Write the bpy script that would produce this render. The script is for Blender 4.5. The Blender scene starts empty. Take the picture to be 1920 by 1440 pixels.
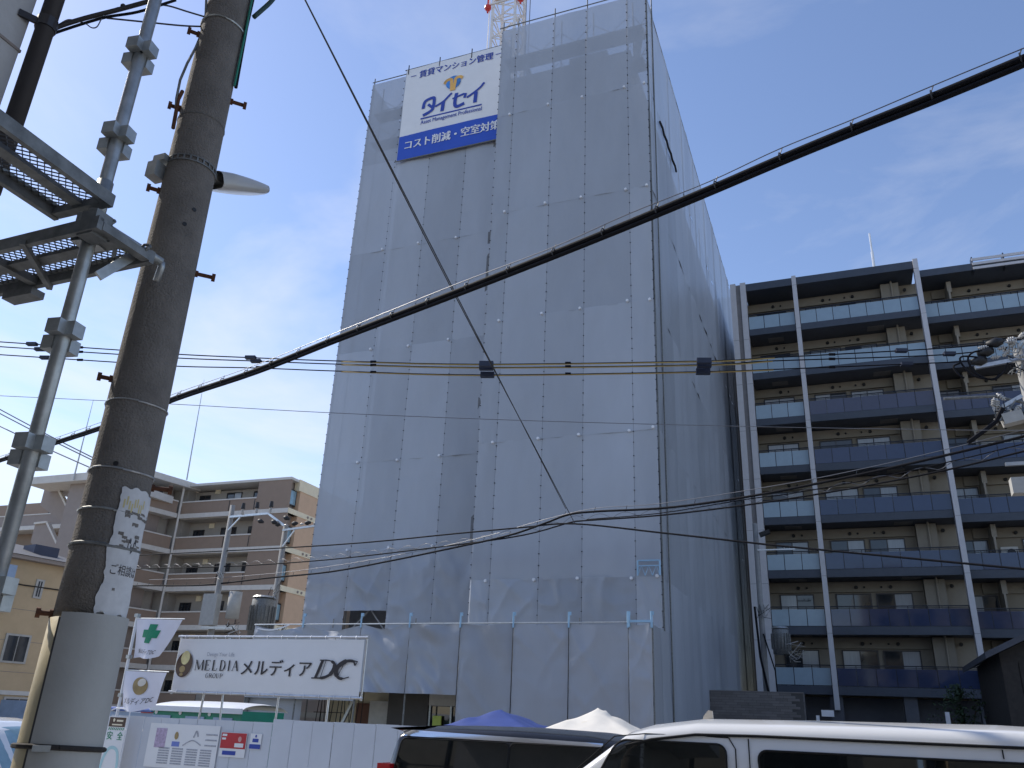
import bpy, math, random
from mathutils import Vector, Matrix, noise
random.seed(7)
SC = bpy.context.scene
COL = SC.collection
rad = math.radians
# ------------------------------------------------------------------ camera
EYE = Vector((0, 0, 2.0)); FPX = 1545.0
PITCH, ROLL, YAW = rad(22.35), rad(2.49), rad(22.04)
FW = Vector((-math.sin(YAW)*math.cos(PITCH), math.cos(YAW)*math.cos(PITCH), math.sin(PITCH)))
_r0 = Vector((math.cos(YAW), math.sin(YAW), 0)); _u0 = _r0.cross(FW)
RT = _r0*math.cos(ROLL) + _u0*math.sin(ROLL); UP = RT.cross(FW)
cd = bpy.data.cameras.new('camera'); cam = bpy.data.objects.new('camera', cd); COL.objects.link(cam)
cd.sensor_width = 36.0; cd.lens = FPX/1920*36; cd.clip_start = 0.05; cd.clip_end = 6000
m3 = Matrix((RT, UP, -FW)).transposed(); cam.matrix_world = Matrix.Translation(EYE) @ m3.to_4x4()
SC.camera = cam
# ------------------------------------------------------------------ sky, sun, exposure
SUN_AZ = rad(-82)      # from +Y, negative = to the left (-X)
SUN_EL = rad(44)
w = bpy.data.worlds.new('World'); SC.world = w; w.use_nodes = True
nt = w.node_tree; nt.nodes.clear()
def N(t, typ, **kw):
    n = t.nodes.new(typ)
    for k, v in kw.items(): setattr(n, k, v)
    return n
sky = N(nt, 'ShaderNodeTexSky', sky_type='NISHITA'); sky.sun_disc = False
sky.sun_elevation = SUN_EL; sky.sun_rotation = SUN_AZ
sky.air_density = 1.0; sky.dust_density = .3; sky.ozone_density = 3.0; sky.altitude = 20
tc = N(nt, 'ShaderNodeTexCoord')
mp = N(nt, 'ShaderNodeMapping'); mp.inputs['Location'].default_value = (7.21, 6.13, -.37); mp.inputs['Scale'].default_value = (1.0, 1.0, 2.6); mp.inputs['Rotation'].default_value = (0.2, 0.25, 0.4)
nz = N(nt, 'ShaderNodeTexNoise'); nz.inputs['Scale'].default_value = 2.1; nz.inputs['Detail'].default_value = 9; nz.inputs['Roughness'].default_value = .56; nz.inputs['Distortion'].default_value = .5
rp = N(nt, 'ShaderNodeValToRGB'); rp.color_ramp.elements[0].position = .49; rp.color_ramp.elements[1].position = .74
sep = N(nt, 'ShaderNodeSeparateXYZ')
mr = N(nt, 'ShaderNodeMapRange'); mr.inputs['From Min'].default_value = .75; mr.inputs['From Max'].default_value = .10; mr.inputs['To Min'].default_value = .25; mr.inputs['To Max'].default_value = 1.0
mul = N(nt, 'ShaderNodeMath', operation='MULTIPLY'); mul2 = N(nt, 'ShaderNodeMath', operation='MULTIPLY'); mul2.inputs[1].default_value = .78
mix = N(nt, 'ShaderNodeMix', data_type='RGBA'); mix.inputs['B'].default_value = (5.0, 5.0, 5.15, 1)
bg = N(nt, 'ShaderNodeBackground'); bg.inputs['Strength'].default_value = .114
out = N(nt, 'ShaderNodeOutputWorld')
L = nt.links.new
L(tc.outputs['Generated'], mp.inputs['Vector']); L(mp.outputs['Vector'], nz.inputs['Vector']); L(nz.outputs['Fac'], rp.inputs['Fac'])
L(tc.outputs['Generated'], sep.inputs['Vector']); L(sep.outputs['Z'], mr.inputs['Value'])
L(rp.outputs['Color'], mul.inputs[0]); L(mr.outputs['Result'], mul.inputs[1]); L(mul.outputs[0], mul2.inputs[0])
tint = N(nt, 'ShaderNodeMix', data_type='RGBA', blend_type='MULTIPLY'); tint.inputs['Factor'].default_value = 1.0; tint.inputs['B'].default_value = (1.06, .975, .99, 1)
L(sky.outputs['Color'], tint.inputs['A'])
L(mul2.outputs[0], mix.inputs['Factor']); L(tint.outputs['Result'], mix.inputs['A']); L(mix.outputs['Result'], bg.inputs['Color']); L(bg.outputs[0], out.inputs['Surface'])
sl = bpy.data.lights.new('sun', 'SUN'); sl.energy = 2.3; sl.angle = rad(.53); sl.color = (1.0, .93, .82)
so = bpy.data.objects.new('sun', sl); COL.objects.link(so)
sdir = Vector((math.sin(SUN_AZ)*math.cos(SUN_EL), math.cos(SUN_AZ)*math.cos(SUN_EL), math.sin(SUN_EL)))
so.rotation_euler = sdir.to_track_quat('Z', 'Y').to_euler(); so.location = sdir*80
SC.view_settings.view_transform = 'Standard'; SC.view_settings.look = 'None'; SC.view_settings.gamma = 1
SC.view_settings.exposure = 0.85
SC.cycles.use_denoising = True; SC.cycles.max_bounces = 8; SC.cycles.transparent_max_bounces = 24
# ------------------------------------------------------------------ pixel -> place helpers
def ray(x, y): return FW + RT*((x-960)/FPX) - UP*((y-720)/FPX)
def atY(x, y, Y): d = ray(x, y); return EYE + d*(Y/d.y)
def atZ(x, y, Z): d = ray(x, y); return EYE + d*((Z-EYE.z)/d.z)
def atD(x, y, D): d = ray(x, y); return EYE + d*(D/math.hypot(d.x, d.y))
def atP(x, y, p, n): d = ray(x, y); return EYE + d*((Vector(p)-EYE).dot(n)/d.dot(n))
# ------------------------------------------------------------------ materials
MATS = {}
def M(name, col, rough=.6, metal=0.0, var=.12, scale=3.0, bump=0.0, bscale=40.0, spec=.5, coat=0.0, objvar=0.0, stretch=(1, 1, 1)):
    if name in MATS: return MATS[name]
    m = bpy.data.materials.new(name); m.use_nodes = True; t = m.node_tree
    b = t.nodes['Principled BSDF']; b.inputs['Roughness'].default_value = rough; b.inputs['Metallic'].default_value = metal
    b.inputs['Specular IOR Level'].default_value = spec; b.inputs['Coat Weight'].default_value = coat
    g = N(t, 'ShaderNodeNewGeometry'); mpn = N(t, 'ShaderNodeMapping'); mpn.inputs['Scale'].default_value = stretch
    t.links.new(g.outputs['Position'], mpn.inputs['Vector'])
    n1 = N(t, 'ShaderNodeTexNoise'); n1.inputs['Scale'].default_value = scale; n1.inputs['Detail'].default_value = 7; n1.inputs['Roughness'].default_value = .62
    t.links.new(mpn.outputs['Vector'], n1.inputs['Vector'])
    r = N(t, 'ShaderNodeMapRange'); r.inputs['From Min'].default_value = .28; r.inputs['From Max'].default_value = .72
    r.inputs['To Min'].default_value = 1-var; r.inputs['To Max'].default_value = 1+var
    t.links.new(n1.outputs['Fac'], r.inputs['Value'])
    val = r.outputs['Result']
    if objvar:
        oi = N(t, 'ShaderNodeObjectInfo'); r2 = N(t, 'ShaderNodeMapRange'); r2.inputs['To Min'].default_value = 1-objvar; r2.inputs['To Max'].default_value = 1+objvar
        t.links.new(oi.outputs['Random'], r2.inputs['Value']); mm = N(t, 'ShaderNodeMath', operation='MULTIPLY')
        t.links.new(val, mm.inputs[0]); t.links.new(r2.outputs['Result'], mm.inputs[1]); val = mm.outputs[0]
    vm = N(t, 'ShaderNodeVectorMath', operation='SCALE'); vm.inputs[0].default_value = col
    t.links.new(val, vm.inputs['Scale']); t.links.new(vm.outputs['Vector'], b.inputs['Base Color'])
    if bump:
        n2 = N(t, 'ShaderNodeTexNoise'); n2.inputs['Scale'].default_value = bscale; n2.inputs['Detail'].default_value = 4
        t.links.new(g.outputs['Position'], n2.inputs['Vector'])
        bp = N(t, 'ShaderNodeBump'); bp.inputs['Strength'].default_value = bump; bp.inputs['Distance'].default_value = .02
        t.links.new(n2.outputs['Fac'], bp.inputs['Height']); t.links.new(bp.outputs['Normal'], b.inputs['Normal'])
    MATS[name] = m; return m
def mix_transparent(m, fac, tint=(1, 1, 1, 1)):
    t = m.node_tree; b = t.nodes['Principled BSDF']; o = t.nodes['Material Output']
    tr = N(t, 'ShaderNodeBsdfTransparent'); tr.inputs['Color'].default_value = tint; mx = N(t, 'ShaderNodeMixShader'); mx.inputs['Fac'].default_value = fac
    t.links.new(b.outputs[0], mx.inputs[1]); t.links.new(tr.outputs[0], mx.inputs[2]); t.links.new(mx.outputs[0], o.inputs['Surface'])
    return m
m_sheet = mix_transparent(M('mesh_sheet', (.425, .455, .505), rough=.42, var=.07, scale=.5, bump=.10, bscale=9, objvar=.11, stretch=(1, 1, .35)), .17)
m_annex = M('hoarding_sheet', (.345, .365, .40), rough=.5, var=.08, scale=.6, bump=.1, bscale=9, objvar=.07, stretch=(1, 1, .35))
m_body = M('cast_concrete', (.16, .165, .175), rough=.9, var=.15)
m_plank = M('scaffold_plank', (.28, .28, .28), rough=.55, metal=.3)
m_galv = M('galvanised_steel', (.42, .43, .42), rough=.45, metal=.75, var=.25, scale=14, bump=.05)
m_galvd = M('galvanised_steel_dull', (.20, .205, .20), rough=.6, metal=.45, var=.35, scale=16, bump=.08)
m_dark = M('dark_steel', (.035, .037, .045), rough=.5, metal=.3)
m_black = M('black_rubber', (.014, .014, .016), rough=.55, var=.2)
m_tie = M('dark_cord', (.02, .02, .025), rough=.8)
m_disc = M('white_plastic', (.75, .77, .8), rough=.4, var=.05)
m_ltblue = M('light_blue_steel', (.33, .52, .68), rough=.5, metal=.2)
m_white = M('white_vinyl', (.80, .80, .80), rough=.5, var=.03, scale=1.5)
m_bannerblue = M('banner_blue', (.022, .085, .50), rough=.5, var=.05)
m_ink_blue = M('ink_blue', (.025, .06, .36), rough=.55, var=.05)
m_ink = M('ink_dark', (.035, .028, .03), rough=.6, var=.05)
m_gold = M('ink_gold', (.75, .42, .10), rough=.5, var=.3, scale=1.4)
m_orb = M('ink_sky_blue', (.05, .22, .58), rough=.5, var=.5, scale=1.6)
m_conc = M('pole_concrete', (.185, .165, .145), rough=.9, var=.22, scale=9, bump=.55, bscale=120)
m_concl = M('pole_concrete_pale', (.42, .41, .38), rough=.85, var=.1, scale=6, bump=.25, bscale=60)
m_concg = M('pole_concrete_grey', (.27, .27, .265), rough=.85, var=.12, scale=5, bump=.2, bscale=60)
m_sleeve = M('pole_sleeve_grey', (.42, .41, .38), rough=.6, var=.10, scale=3.5, bump=.08, bscale=30)
m_sleeve_old = M('pole_sleeve_yellowed', (.50, .42, .25), rough=.6, var=.14, scale=5, bump=.08, bscale=30)
m_rust = M('rusty_bolt', (.13, .055, .03), rough=.8, metal=.3, var=.4, scale=40)
m_paper = M('torn_paper', (.62, .61, .60), rough=.85, var=.12, scale=22)
m_tile_brown = M('brown_tile', (.30, .222, .168), rough=.75, var=.06, scale=2)
m_tile_sunlit = M('tile_sunlit_tone', (.66, .45, .295), rough=.75, var=.06, scale=2)  # sunlit look of the brown block's end wall, put into a lighter tile colour
m_tile_grey = M('taupe_tile', (.31, .26, .23), rough=.75, var=.06, scale=2)
m_band = M('pale_band', (.66, .63, .58), rough=.8, var=.08)
m_bandw = M('cream_and_sunlit_band', (.86, .76, .55), rough=.8, var=.06)  # cream parts; on the brown block's end bands the warm tone is painted sunlight
m_corr = M('corridor_wall', (.42, .385, .34), rough=.8, var=.08)
m_glassdk = M('window_glass', (.022, .028, .036), rough=.05, var=.3, spec=.8)
m_curtain = M('curtain_behind_glass', (.40, .43, .46), rough=.12, var=.12, spec=.8, stretch=(6, 6, .3))
m_frame = M('window_frame', (.055, .05, .05), rough=.4, metal=.5)
m_framel = M('window_frame_pale', (.45, .44, .42), rough=.4, metal=.4)
m_cream = M('cream_tile_wall', (.30, .265, .21), rough=.75, var=.06, scale=2.5, bump=.1, bscale=25)
m_navy = M('navy_fascia', (.055, .068, .092), rough=.5, var=.12)
m_soffit = M('dark_soffit', (.10, .105, .12), rough=.8, var=.1)
m_fin = M('white_fin_tile', (.58, .57, .58), rough=.6, var=.05)
m_fing = M('fin_groove', (.24, .23, .23), rough=.7)
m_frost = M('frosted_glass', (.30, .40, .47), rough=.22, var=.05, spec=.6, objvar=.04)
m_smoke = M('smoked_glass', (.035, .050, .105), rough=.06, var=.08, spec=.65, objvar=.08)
m_blackmet = M('black_railing', (.012, .015, .024), rough=.4, metal=.3)
m_ac = M('air_conditioner_white', (.55, .54, .50), rough=.5)
m_tanwall = M('tan_siding', (.56, .42, .26), rough=.85, var=.09, scale=1.3, bump=.1)
m_roof = M('dark_roof', (.06, .065, .08), rough=.7, var=.2)
m_fence = M('white_fence_steel', (.58, .61, .66), rough=.42, var=.05, scale=1.2, objvar=.03)
m_pipe = M('galvanised_pipe', (.55, .56, .57), rough=.35, metal=.8, var=.15, scale=8)
m_cable = M('cable_sheath', (.010, .010, .013), rough=.75, var=.2, spec=.15)
m_wire = M('steel_wire', (.22, .22, .23), rough=.4, metal=.8)
m_wirebr = M('dark_bronze_wire', (.05, .045, .04), rough=.5, metal=.4)
m_yellow = M('cable_cover_yellow', (.42, .30, .10), rough=.5, var=.1)
m_porc = M('porcelain', (.46, .45, .43), rough=.2, var=.08)
m_wpaint = M('white_van_paint', (.78, .78, .77), rough=.22, var=.015, spec=.5, coat=.5)
m_bpaint = M('black_car_paint', (.010, .010, .012), rough=.2, var=.1, coat=.35)
m_cpaint = M('pale_car_paint', (.72, .75, .78), rough=.22, var=.02, coat=.6)
m_cglass = M('car_glass_dark', (.006, .008, .008), rough=.02, var=.2, spec=1.0)
m_bglass = M('car_glass_sky_tone', (.22, .36, .44), rough=.05, var=.2, spec=.9)  # reflected sky is put into the pale blue base colour
m_chrome = M('chrome', (.80, .81, .83), rough=.16, metal=1.0, var=.02)
m_seam = M('panel_gap', (.012, .012, .012), rough=.9)
m_red = M('tail_lamp_red', (.55, .015, .02), rough=.15, var=.1, coat=.6)
m_lamp = M('clear_lamp', (.6, .62, .62), rough=.1, coat=.6)
m_tyre = M('tyre', (.02, .02, .02), rough=.85)
m_rim = M('alloy_rim', (.5, .5, .52), rough=.3, metal=.9)
m_bluetarp = M('blue_tarp', (.05, .085, .29), rough=.45, var=.1, bump=.2, bscale=6)
m_whitetarp = M('white_tarp', (.80, .76, .68), rough=.6, var=.06, bump=.3, bscale=6)
m_green = M('site_green', (.02, .24, .155), rough=.5, var=.08)
m_mint = M('flag_green', (.005, .25, .115), rough=.6, var=.05)
m_flag = M('flag_cloth', (.80, .79, .86), rough=.7, var=.04)
m_egg = M('emblem_brown', (.075, .035, .02), rough=.4, var=.3, scale=3)
m_egg2 = M('emblem_gold', (.70, .62, .30), rough=.35, var=.25, scale=4)
m_egg3 = M('emblem_bronze', (.36, .25, .10), rough=.4, var=.25, scale=4)
m_redprint = M('print_red', (.50, .02, .03), rough=.5)
m_grayprint = M('print_grey', (.38, .39, .43), rough=.6, var=.3, scale=30)
m_lilac = M('print_lilac', (.48, .38, .52), rough=.6, var=.3, scale=20)
m_asph = M('asphalt', (.052, .052, .055), rough=.9, var=.2, scale=6, bump=.4, bscale=150)
m_pave = M('paving', (.36, .35, .335), rough=.85, var=.12, scale=4, bump=.2)
m_ground = M('earth', (.26, .245, .22), rough=.95, var=.2, scale=.5)
m_line = M('road_paint', (.72, .72, .70), rough=.6, var=.12, scale=9)
m_wtile = M('grey_wall_tile', (.165, .155, .15), rough=.6, var=.1, scale=4, objvar=.16)
m_grout = M('grey_grout', (.085, .082, .08), rough=.9)
m_wood = M('weathered_wood', (.032, .027, .024), rough=.85, var=.3, scale=6)
m_leaf = M('leaf', (.030, .055, .018), rough=.6, var=.4, scale=5, objvar=.2)
m_bark = M('bark', (.07, .05, .035), rough=.9)
m_cwhite = M('crane_white', (.78, .74, .70), rough=.45)
m_cred = M('crane_red', (.62, .05, .04), rough=.45)
m_wallw = M('white_render', (.50, .49, .48), rough=.85, var=.12, scale=3, bump=.15)
m_drain = M('dark_drainpipe', (.045, .04, .042), rough=.55, var=.2)
m_expm = M('expanded_metal', (.10, .105, .11), rough=.5, metal=.6)
m_bluegrey = M('blue_grey_panel', (.30, .40, .55), rough=.5)
m_door = M('brown_door', (.20, .09, .06), rough=.6)
m_dglass = M('door_glass', (.02, .022, .022), rough=.05, spec=.8)
m_lime = M('lime_jacket', (.45, .55, .12), rough=.8)
m_mintpale = M('print_pale_aqua', (.45, .68, .70), rough=.6)
m_clampd = M('cable_clamp_navy', (.02, .026, .05), rough=.5)
m_orange = M('orange_cover', (.62, .18, .04), rough=.5)
# ------------------------------------------------------------------ mesh builder
ORG = {}
def org(p): return ORG[p.name] if p is not None else Vector((0, 0, 0))
class MB:
    def __init__(s): s.v = []; s.f = []
    def add(s, vs, fs):
        o = len(s.v); s.v += [Vector(a) for a in vs]; s.f += [tuple(i+o for i in f) for f in fs]; return s
    def bx(s, x0, x1, y0, y1, z0, z1):
        return s.add([(x0, y0, z0), (x1, y0, z0), (x1, y1, z0), (x0, y1, z0), (x0, y0, z1), (x1, y0, z1), (x1, y1, z1), (x0, y1, z1)],
                     [(3, 2, 1, 0), (4, 5, 6, 7), (0, 1, 5, 4), (1, 2, 6, 5), (2, 3, 7, 6), (3, 0, 4, 7)])
    def obox(s, c, ax, ay, az, sx, sy, sz):
        c = Vector(c); ax, ay, az = Vector(ax)*sx/2, Vector(ay)*sy/2, Vector(az)*sz/2
        P = [c+ax*i+ay*j+az*k for k in (-1, 1) for i, j in ((-1, -1), (1, -1), (1, 1), (-1, 1))]
        return s.add(P, [(3, 2, 1, 0), (4, 5, 6, 7), (0, 1, 5, 4), (1, 2, 6, 5), (2, 3, 7, 6), (3, 0, 4, 7)])
    def beam(s, p, q, wd, ht, up=(0, 0, 1)):
        p, q = Vector(p), Vector(q); d = (q-p); l = d.length; d.normalize(); up = Vector(up)
        if abs(d.dot(up)) > .99: up = Vector((0, 1, 0))
        sd = d.cross(up).normalized(); u = sd.cross(d)
        return s.obox((p+q)/2, d, sd, u, l, wd, ht)
    def tube(s, pts, r, n=8, cap=True):
        pts = [Vector(p) for p in pts]; R = r if isinstance(r, (list, tuple)) else [r]*len(pts)
        o = len(s.v); prev = None
        for i, p in enumerate(pts):
            d = (pts[min(i+1, len(pts)-1)] - pts[max(i-1, 0)]).normalized()
            a = Vector((0, 0, 1)) if abs(d.z) < .9 else Vector((1, 0, 0))
            if prev is not None: a = prev
            x = (a - d*a.dot(d)).normalized(); y = d.cross(x); prev = x
            for k in range(n):
                t = 2*math.pi*k/n; s.v.append(p + (x*math.cos(t)+y*math.sin(t))*R[i])
        for i in range(len(pts)-1):
            for k in range(n):
                a = o+i*n+k; b = o+i*n+(k+1) % n; s.f.append((a, b, b+n, a+n))
        if cap:
            s.f.append(tuple(o+k for k in range(n))[::-1]); s.f.append(tuple(o+(len(pts)-1)*n+k for k in range(n)))
        return s
    def grid(s, fn, nu, nv):
        o = len(s.v)
        for j in range(nv+1):
            for i in range(nu+1): s.v.append(Vector(fn(i/nu, j/nv)))
        for j in range(nv):
            for i in range(nu):
                a = o+j*(nu+1)+i; s.f.append((a, a+1, a+nu+2, a+nu+1))
        return s
    def prism(s, pts, d):
        pts = [Vector(p) for p in pts]; d = Vector(d); n = len(pts); o = len(s.v); s.v += pts + [p+d for p in pts]
        s.f.append(tuple(o+i for i in range(n))[::-1]); s.f.append(tuple(o+n+i for i in range(n)))
        for i in range(n): j = (i+1) % n; s.f.append((o+i, o+j, o+n+j, o+n+i))
        return s
    def ball(s, c, r, n=8, sc=(1, 1, 1)):
        c = Vector(c); o = len(s.v); m = max(4, n//2)
        for j in range(m+1):
            th = math.pi*j/m
            for i in range(n):
                ph = 2*math.pi*i/n; s.v.append(c+Vector((math.sin(th)*math.cos(ph)*r*sc[0], math.sin(th)*math.sin(ph)*r*sc[1], math.cos(th)*r*sc[2])))
        for j in range(m):
            for i in range(n):
                a = o+j*n+i; b = o+j*n+(i+1) % n; s.f.append((a, a+n, b+n, b))
        return s
    def mesh(s, name, mat, smooth=False, offset=Vector((0, 0, 0))):
        me = bpy.data.meshes.new(name); me.from_pydata([tuple(a-offset) for a in s.v], [], s.f); me.validate()
        me.materials.append(mat)
        if smooth: me.polygons.foreach_set('use_smooth', [True]*len(me.polygons))
        me.update(); return me
    def build(s, name, mat, parent=None, smooth=False, base=None):
        o0 = org(parent) if parent is not None else (Vector(base) if base is not None else s.base())
        ob = bpy.data.objects.new(name, s.mesh(name, mat, smooth, o0)); COL.objects.link(ob)
        if parent is not None: ob.parent = parent
        else: ob.location = o0
        ORG[ob.name] = o0.copy(); return ob
    def base(s):
        n = len(s.v); c = sum(s.v, Vector((0, 0, 0)))/n; c.z = min(a.z for a in s.v); return c
def thing(name, label, cat, loc, group=None):
    o = bpy.data.objects.new(name, None); COL.objects.link(o); o.location = loc; o.empty_display_size = .2
    ORG[o.name] = Vector(loc); return tag(o, label, cat, group)
def tag(o, label, cat, group=None):
    o['label'] = label; o['category'] = cat
    if group: o['group'] = group
    return o
def struct(o): o['kind'] = 'structure'; return o
def stuff(o): o['kind'] = 'stuff'; return o
def inst(name, me, loc, parent, rot=None, scale=None):
    o = bpy.data.objects.new(name, me); COL.objects.link(o); o.parent = parent; o.location = Vector(loc)-org(parent)
    if rot: o.rotation_euler = rot
    if scale: o.scale = scale
    ORG[o.name] = Vector(loc); return o
def bxm(name, mat, parent, *a): return MB().bx(*a).build(name, mat, parent)
# text: real glyph meshes laid in a plane (origin, right axis, up axis)
def glyphs(body, bold=0.0):
    cu = bpy.data.curves.new('lettering', 'FONT'); cu.body = body; cu.offset = bold; cu.resolution_u = 3
    o = bpy.data.objects.new('lettering', cu); COL.objects.link(o)
    dg = bpy.context.evaluated_depsgraph_get(); dg.update(); me = bpy.data.meshes.new_from_object(o.evaluated_get(dg))
    vs = [v.co.copy() for v in me.vertices]; fs = [tuple(p.vertices) for p in me.polygons]
    bpy.data.objects.remove(o); bpy.data.curves.remove(cu); bpy.data.meshes.remove(me)
    x0 = min(v.x for v in vs); x1 = max(v.x for v in vs); y0 = min(v.y for v in vs); y1 = max(v.y for v in vs)
    return [((v.x-x0)/(x1-x0), (v.y-y0)/(y1-y0)) for v in vs], fs
def text(body, fn, mat, parent, bold=0.0, name='lettering'):
    uv, fs = glyphs(body, 0.0); b = MB(); k_ = 0
    for du in ((-bold, 0, bold) if bold else (0,)):
        b.add([Vector(fn(u+du, v))+Vector((0, -.0012*k_, 0)) for u, v in uv], fs); k_ += 1
    return b.build(name, mat, parent)
def plane_fn(x0, x1, z0, z1, Y, slant=0.0): return lambda u, v: (x0+u*(x1-x0)+slant*(v-.5)*(z1-z0), Y, z0+v*(z1-z0))
def stroke(b, pts, wd, Y, th=.004):
    # flat pen stroke in the XZ plane: pts (x,z); wd half width or list
    W = wd if isinstance(wd, list) else [wd]*len(pts); Lf, Rt = [], []
    P = [Vector((p[0], p[1])) for p in pts]
    for i, p in enumerate(P):
        d = (P[min(i+1, len(P)-1)]-P[max(i-1, 0)]).normalized(); n = Vector((-d.y, d.x))
        Lf.append(p+n*W[i]); Rt.append(p-n*W[i])
    o = len(b.v)
    for a, c in zip(Lf, Rt): b.v += [Vector((a.x, Y, a.y)), Vector((c.x, Y, c.y))]
    for i in range(len(P)-1): b.f.append((o+2*i, o+2*i+1, o+2*i+3, o+2*i+2))
    return b
def ellipse(b, cx, cz, rx, rz, Y, n=28, rot=0.0):
    pts = []
    for i in range(n):
        t = 2*math.pi*i/n; x, z = rx*math.cos(t), rz*math.sin(t)
        pts.append(Vector((cx+x*math.cos(rot)-z*math.sin(rot), Y, cz+x*math.sin(rot)+z*math.cos(rot))))
    o = len(b.v); b.v += pts; b.f.append(tuple(range(o, o+n))); return b
# ------------------------------------------------------------------ ground
g = MB().add([(-3000, -3000, 0), (3000, -3000, 0), (3000, 3000, 0), (-3000, 3000, 0)], [(0, 1, 2, 3)]).build('ground', m_ground, base=(0, 0, 0)); struct(g)
struct(MB().bx(-120, 120, 3.6, 12.6, -.2, .004).build('road', m_asph, base=(0, 8, 0)))
for y0, y1 in ((-3.4, 3.4), (12.8, 15.7)): struct(MB().bx(-120, 120, y0, y1, -.2, .13).build('pavement', m_pave, base=(0, y0, 0)))
for y0 in (3.4, 12.6): struct(MB().bx(-120, 120, y0, y0+.2, -.2, .15).build('kerb', m_band, base=(0, y0, 0)))
rl = struct(MB().bx(-120, 120, 4.1, 4.25, 0, .008).bx(-120, 120, 11.9, 12.05, 0, .008).build('road_marking', m_line, base=(0, 8, 0)))
for i in range(-12, 12): MB().bx(i*10, i*10+5, 8.02, 8.17, 0, .008).build('centre_dash', m_line, rl)
# ------------------------------------------------------------------ wrapped building under construction
wb = thing('wrapped_building', 'tall building under construction wrapped in grey scaffold sheets', 'building', (-12.5, 36, 0))
b = MB().bx(-18.6, -13.2, 29.6, 55.4, 0, 29.6).bx(-12.9, -6.4, 28.3, 55.4, 0, 30.35).build('concrete_core', m_body, wb)
MB().bx(-13.4, -12.7, 29.5, 54.9, 0, 29.4).build('core_joint', m_body, wb)
def sheet(P, U, W, z0, z1, nrm, seed, amp=.05, loose=0.0, bottom_loose=0.0, name='sheet', mat=None, parent=None, nu=10, nv=18, sag=0.0):
    # billowing rectangle: P corner, U unit along the width, W width
    P, U, nrm = Vector(P), Vector(U), Vector(nrm)
    def fn(u, v):
        z = z0+(z1-z0)*v; e = math.sin(math.pi*u)
        x = u*W
        q = Vector((x*.9+seed*7.3, z*.55, seed*1.7))
        d = amp*e*(.35+.9*noise.noise(q)) + .018*noise.noise(q*3.1)*min(1, 6*e)
        d += loose*e*(.5+.5*math.cos(2*math.pi*v*1.0))*noise.noise(Vector((u*2.2+v*2.4+seed, v*1.6, seed*3)))*2.0
        if loose > .04:
            rg = 1-abs(noise.noise(Vector((u*W*.9+z*.75+seed, (z-u*W)*.35, seed*2.1))))*2.6; rg2 = 1-abs(noise.noise(Vector((u*W*.8-z*.6+seed*3, (z+u*W)*.3, seed*1.1))))*2.6
            d += (.085*max(0, rg)**2.5+.06*max(0, rg2)**2.5)*min(1, 4*e)*(.35+.65*noise.noise(Vector((u*1.3+seed*5, z*.5, 9)))+.3)
        if bottom_loose: d += bottom_loose*(1-v)**2*e*(1+1.5*noise.noise(Vector((u*5+v*5+seed, v*2, seed))))
        # fixings at the posts pull the cloth in every 0.45 m
        d += .008*math.cos(z*2*math.pi/.45)*(1-e)
        zz = z - sag*e*max(0, (v-.6)/.4)**2 - (.02*e*(1 if v > .98 else 0))
        return P + U*x + nrm*d + Vector((0, 0, zz-P.z))
    return MB().grid(fn, nu, nv).build(name, mat or m_sheet, parent or wb, smooth=True)
RX = [-12.2, -11.45, -9.65, -8.1, -6.25, -5.4]; RZ = [4.2, 6.6, 11.7, 16.8, 21.9, 27.05, 32.1]
LX = [-19.95, -18.07, -16.2, -14.3, -12.25]; LZ = [4.2, 8.12, 11.77, 16.9, 22.0, 27.1, 32.25]
YF, YL, XS = 27.0, 28.3, -5.4
k = 0
for i in range(5):
    for j in range(6):
        k += 1; lo = .0 if j else .06
        sheet((RX[i]+.004, YF+.006*(j % 2), 0), (1, 0, 0), RX[i+1]-RX[i]-.008, RZ[j]-.03, RZ[j+1]+.02, (0, -1, 0), k, amp=.035 if j else .06, loose=.05 if j == 0 else .012, bottom_loose=.08 if j == 0 else 0, nu=24 if j == 0 else 12, nv=36 if j == 0 else 22)
for i in range(4):
    for j in range(6):
        k += 1; z0 = LZ[j] if not (i == 1 and j == 0) else 5.78
        sheet((LX[i]+.004, YL+.006*(j % 2), 0), (1, 0, 0), LX[i+1]-LX[i]-.008, z0-.03, LZ[j+1]+.02, (0, -1, 0), k+50, amp=.04, loose=.07 if j == 0 else .012, bottom_loose=.08 if j == 0 else 0, nu=26 if j == 0 else 12, nv=40 if j == 0 else 22)
YS = [27.0]
while YS[-1] < 55.5: YS.append(YS[-1]+1.85)
for i in range(len(YS)-1):
    for j in range(6):
        k += 1
        sheet((XS-.006*(j % 2), YS[i]+.004, 0), (0, 1, 0), YS[i+1]-YS[i]-.008, RZ[j]-(4.1 if j == 0 else 0)-.03, RZ[j+1]+.02, (1, 0, 0), k+90, amp=.075, loose=.02, nu=6, nv=10)
for i in range(8): sheet((LX[0], YL+.01+3.5*i, 0), (0, 1, 0), 3.5, .1, 32.25, (-1, 0, 0), 500+i, name='rear_sheet')
for i in range(4): sheet((LX[0]+3.65*i, 56.55, 0), (1, 0, 0), 3.63, .1, 32.25, (0, 1, 0), 540+i, name='rear_sheet')
# the return between the two front planes
for j in range(6): sheet((RX[0], YF+.02, 0), (0, 1, 0), YL-YF-.04, RZ[j], RZ[j+1]-.02, (-1, 0, 0), 520+j, nu=4)
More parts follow.
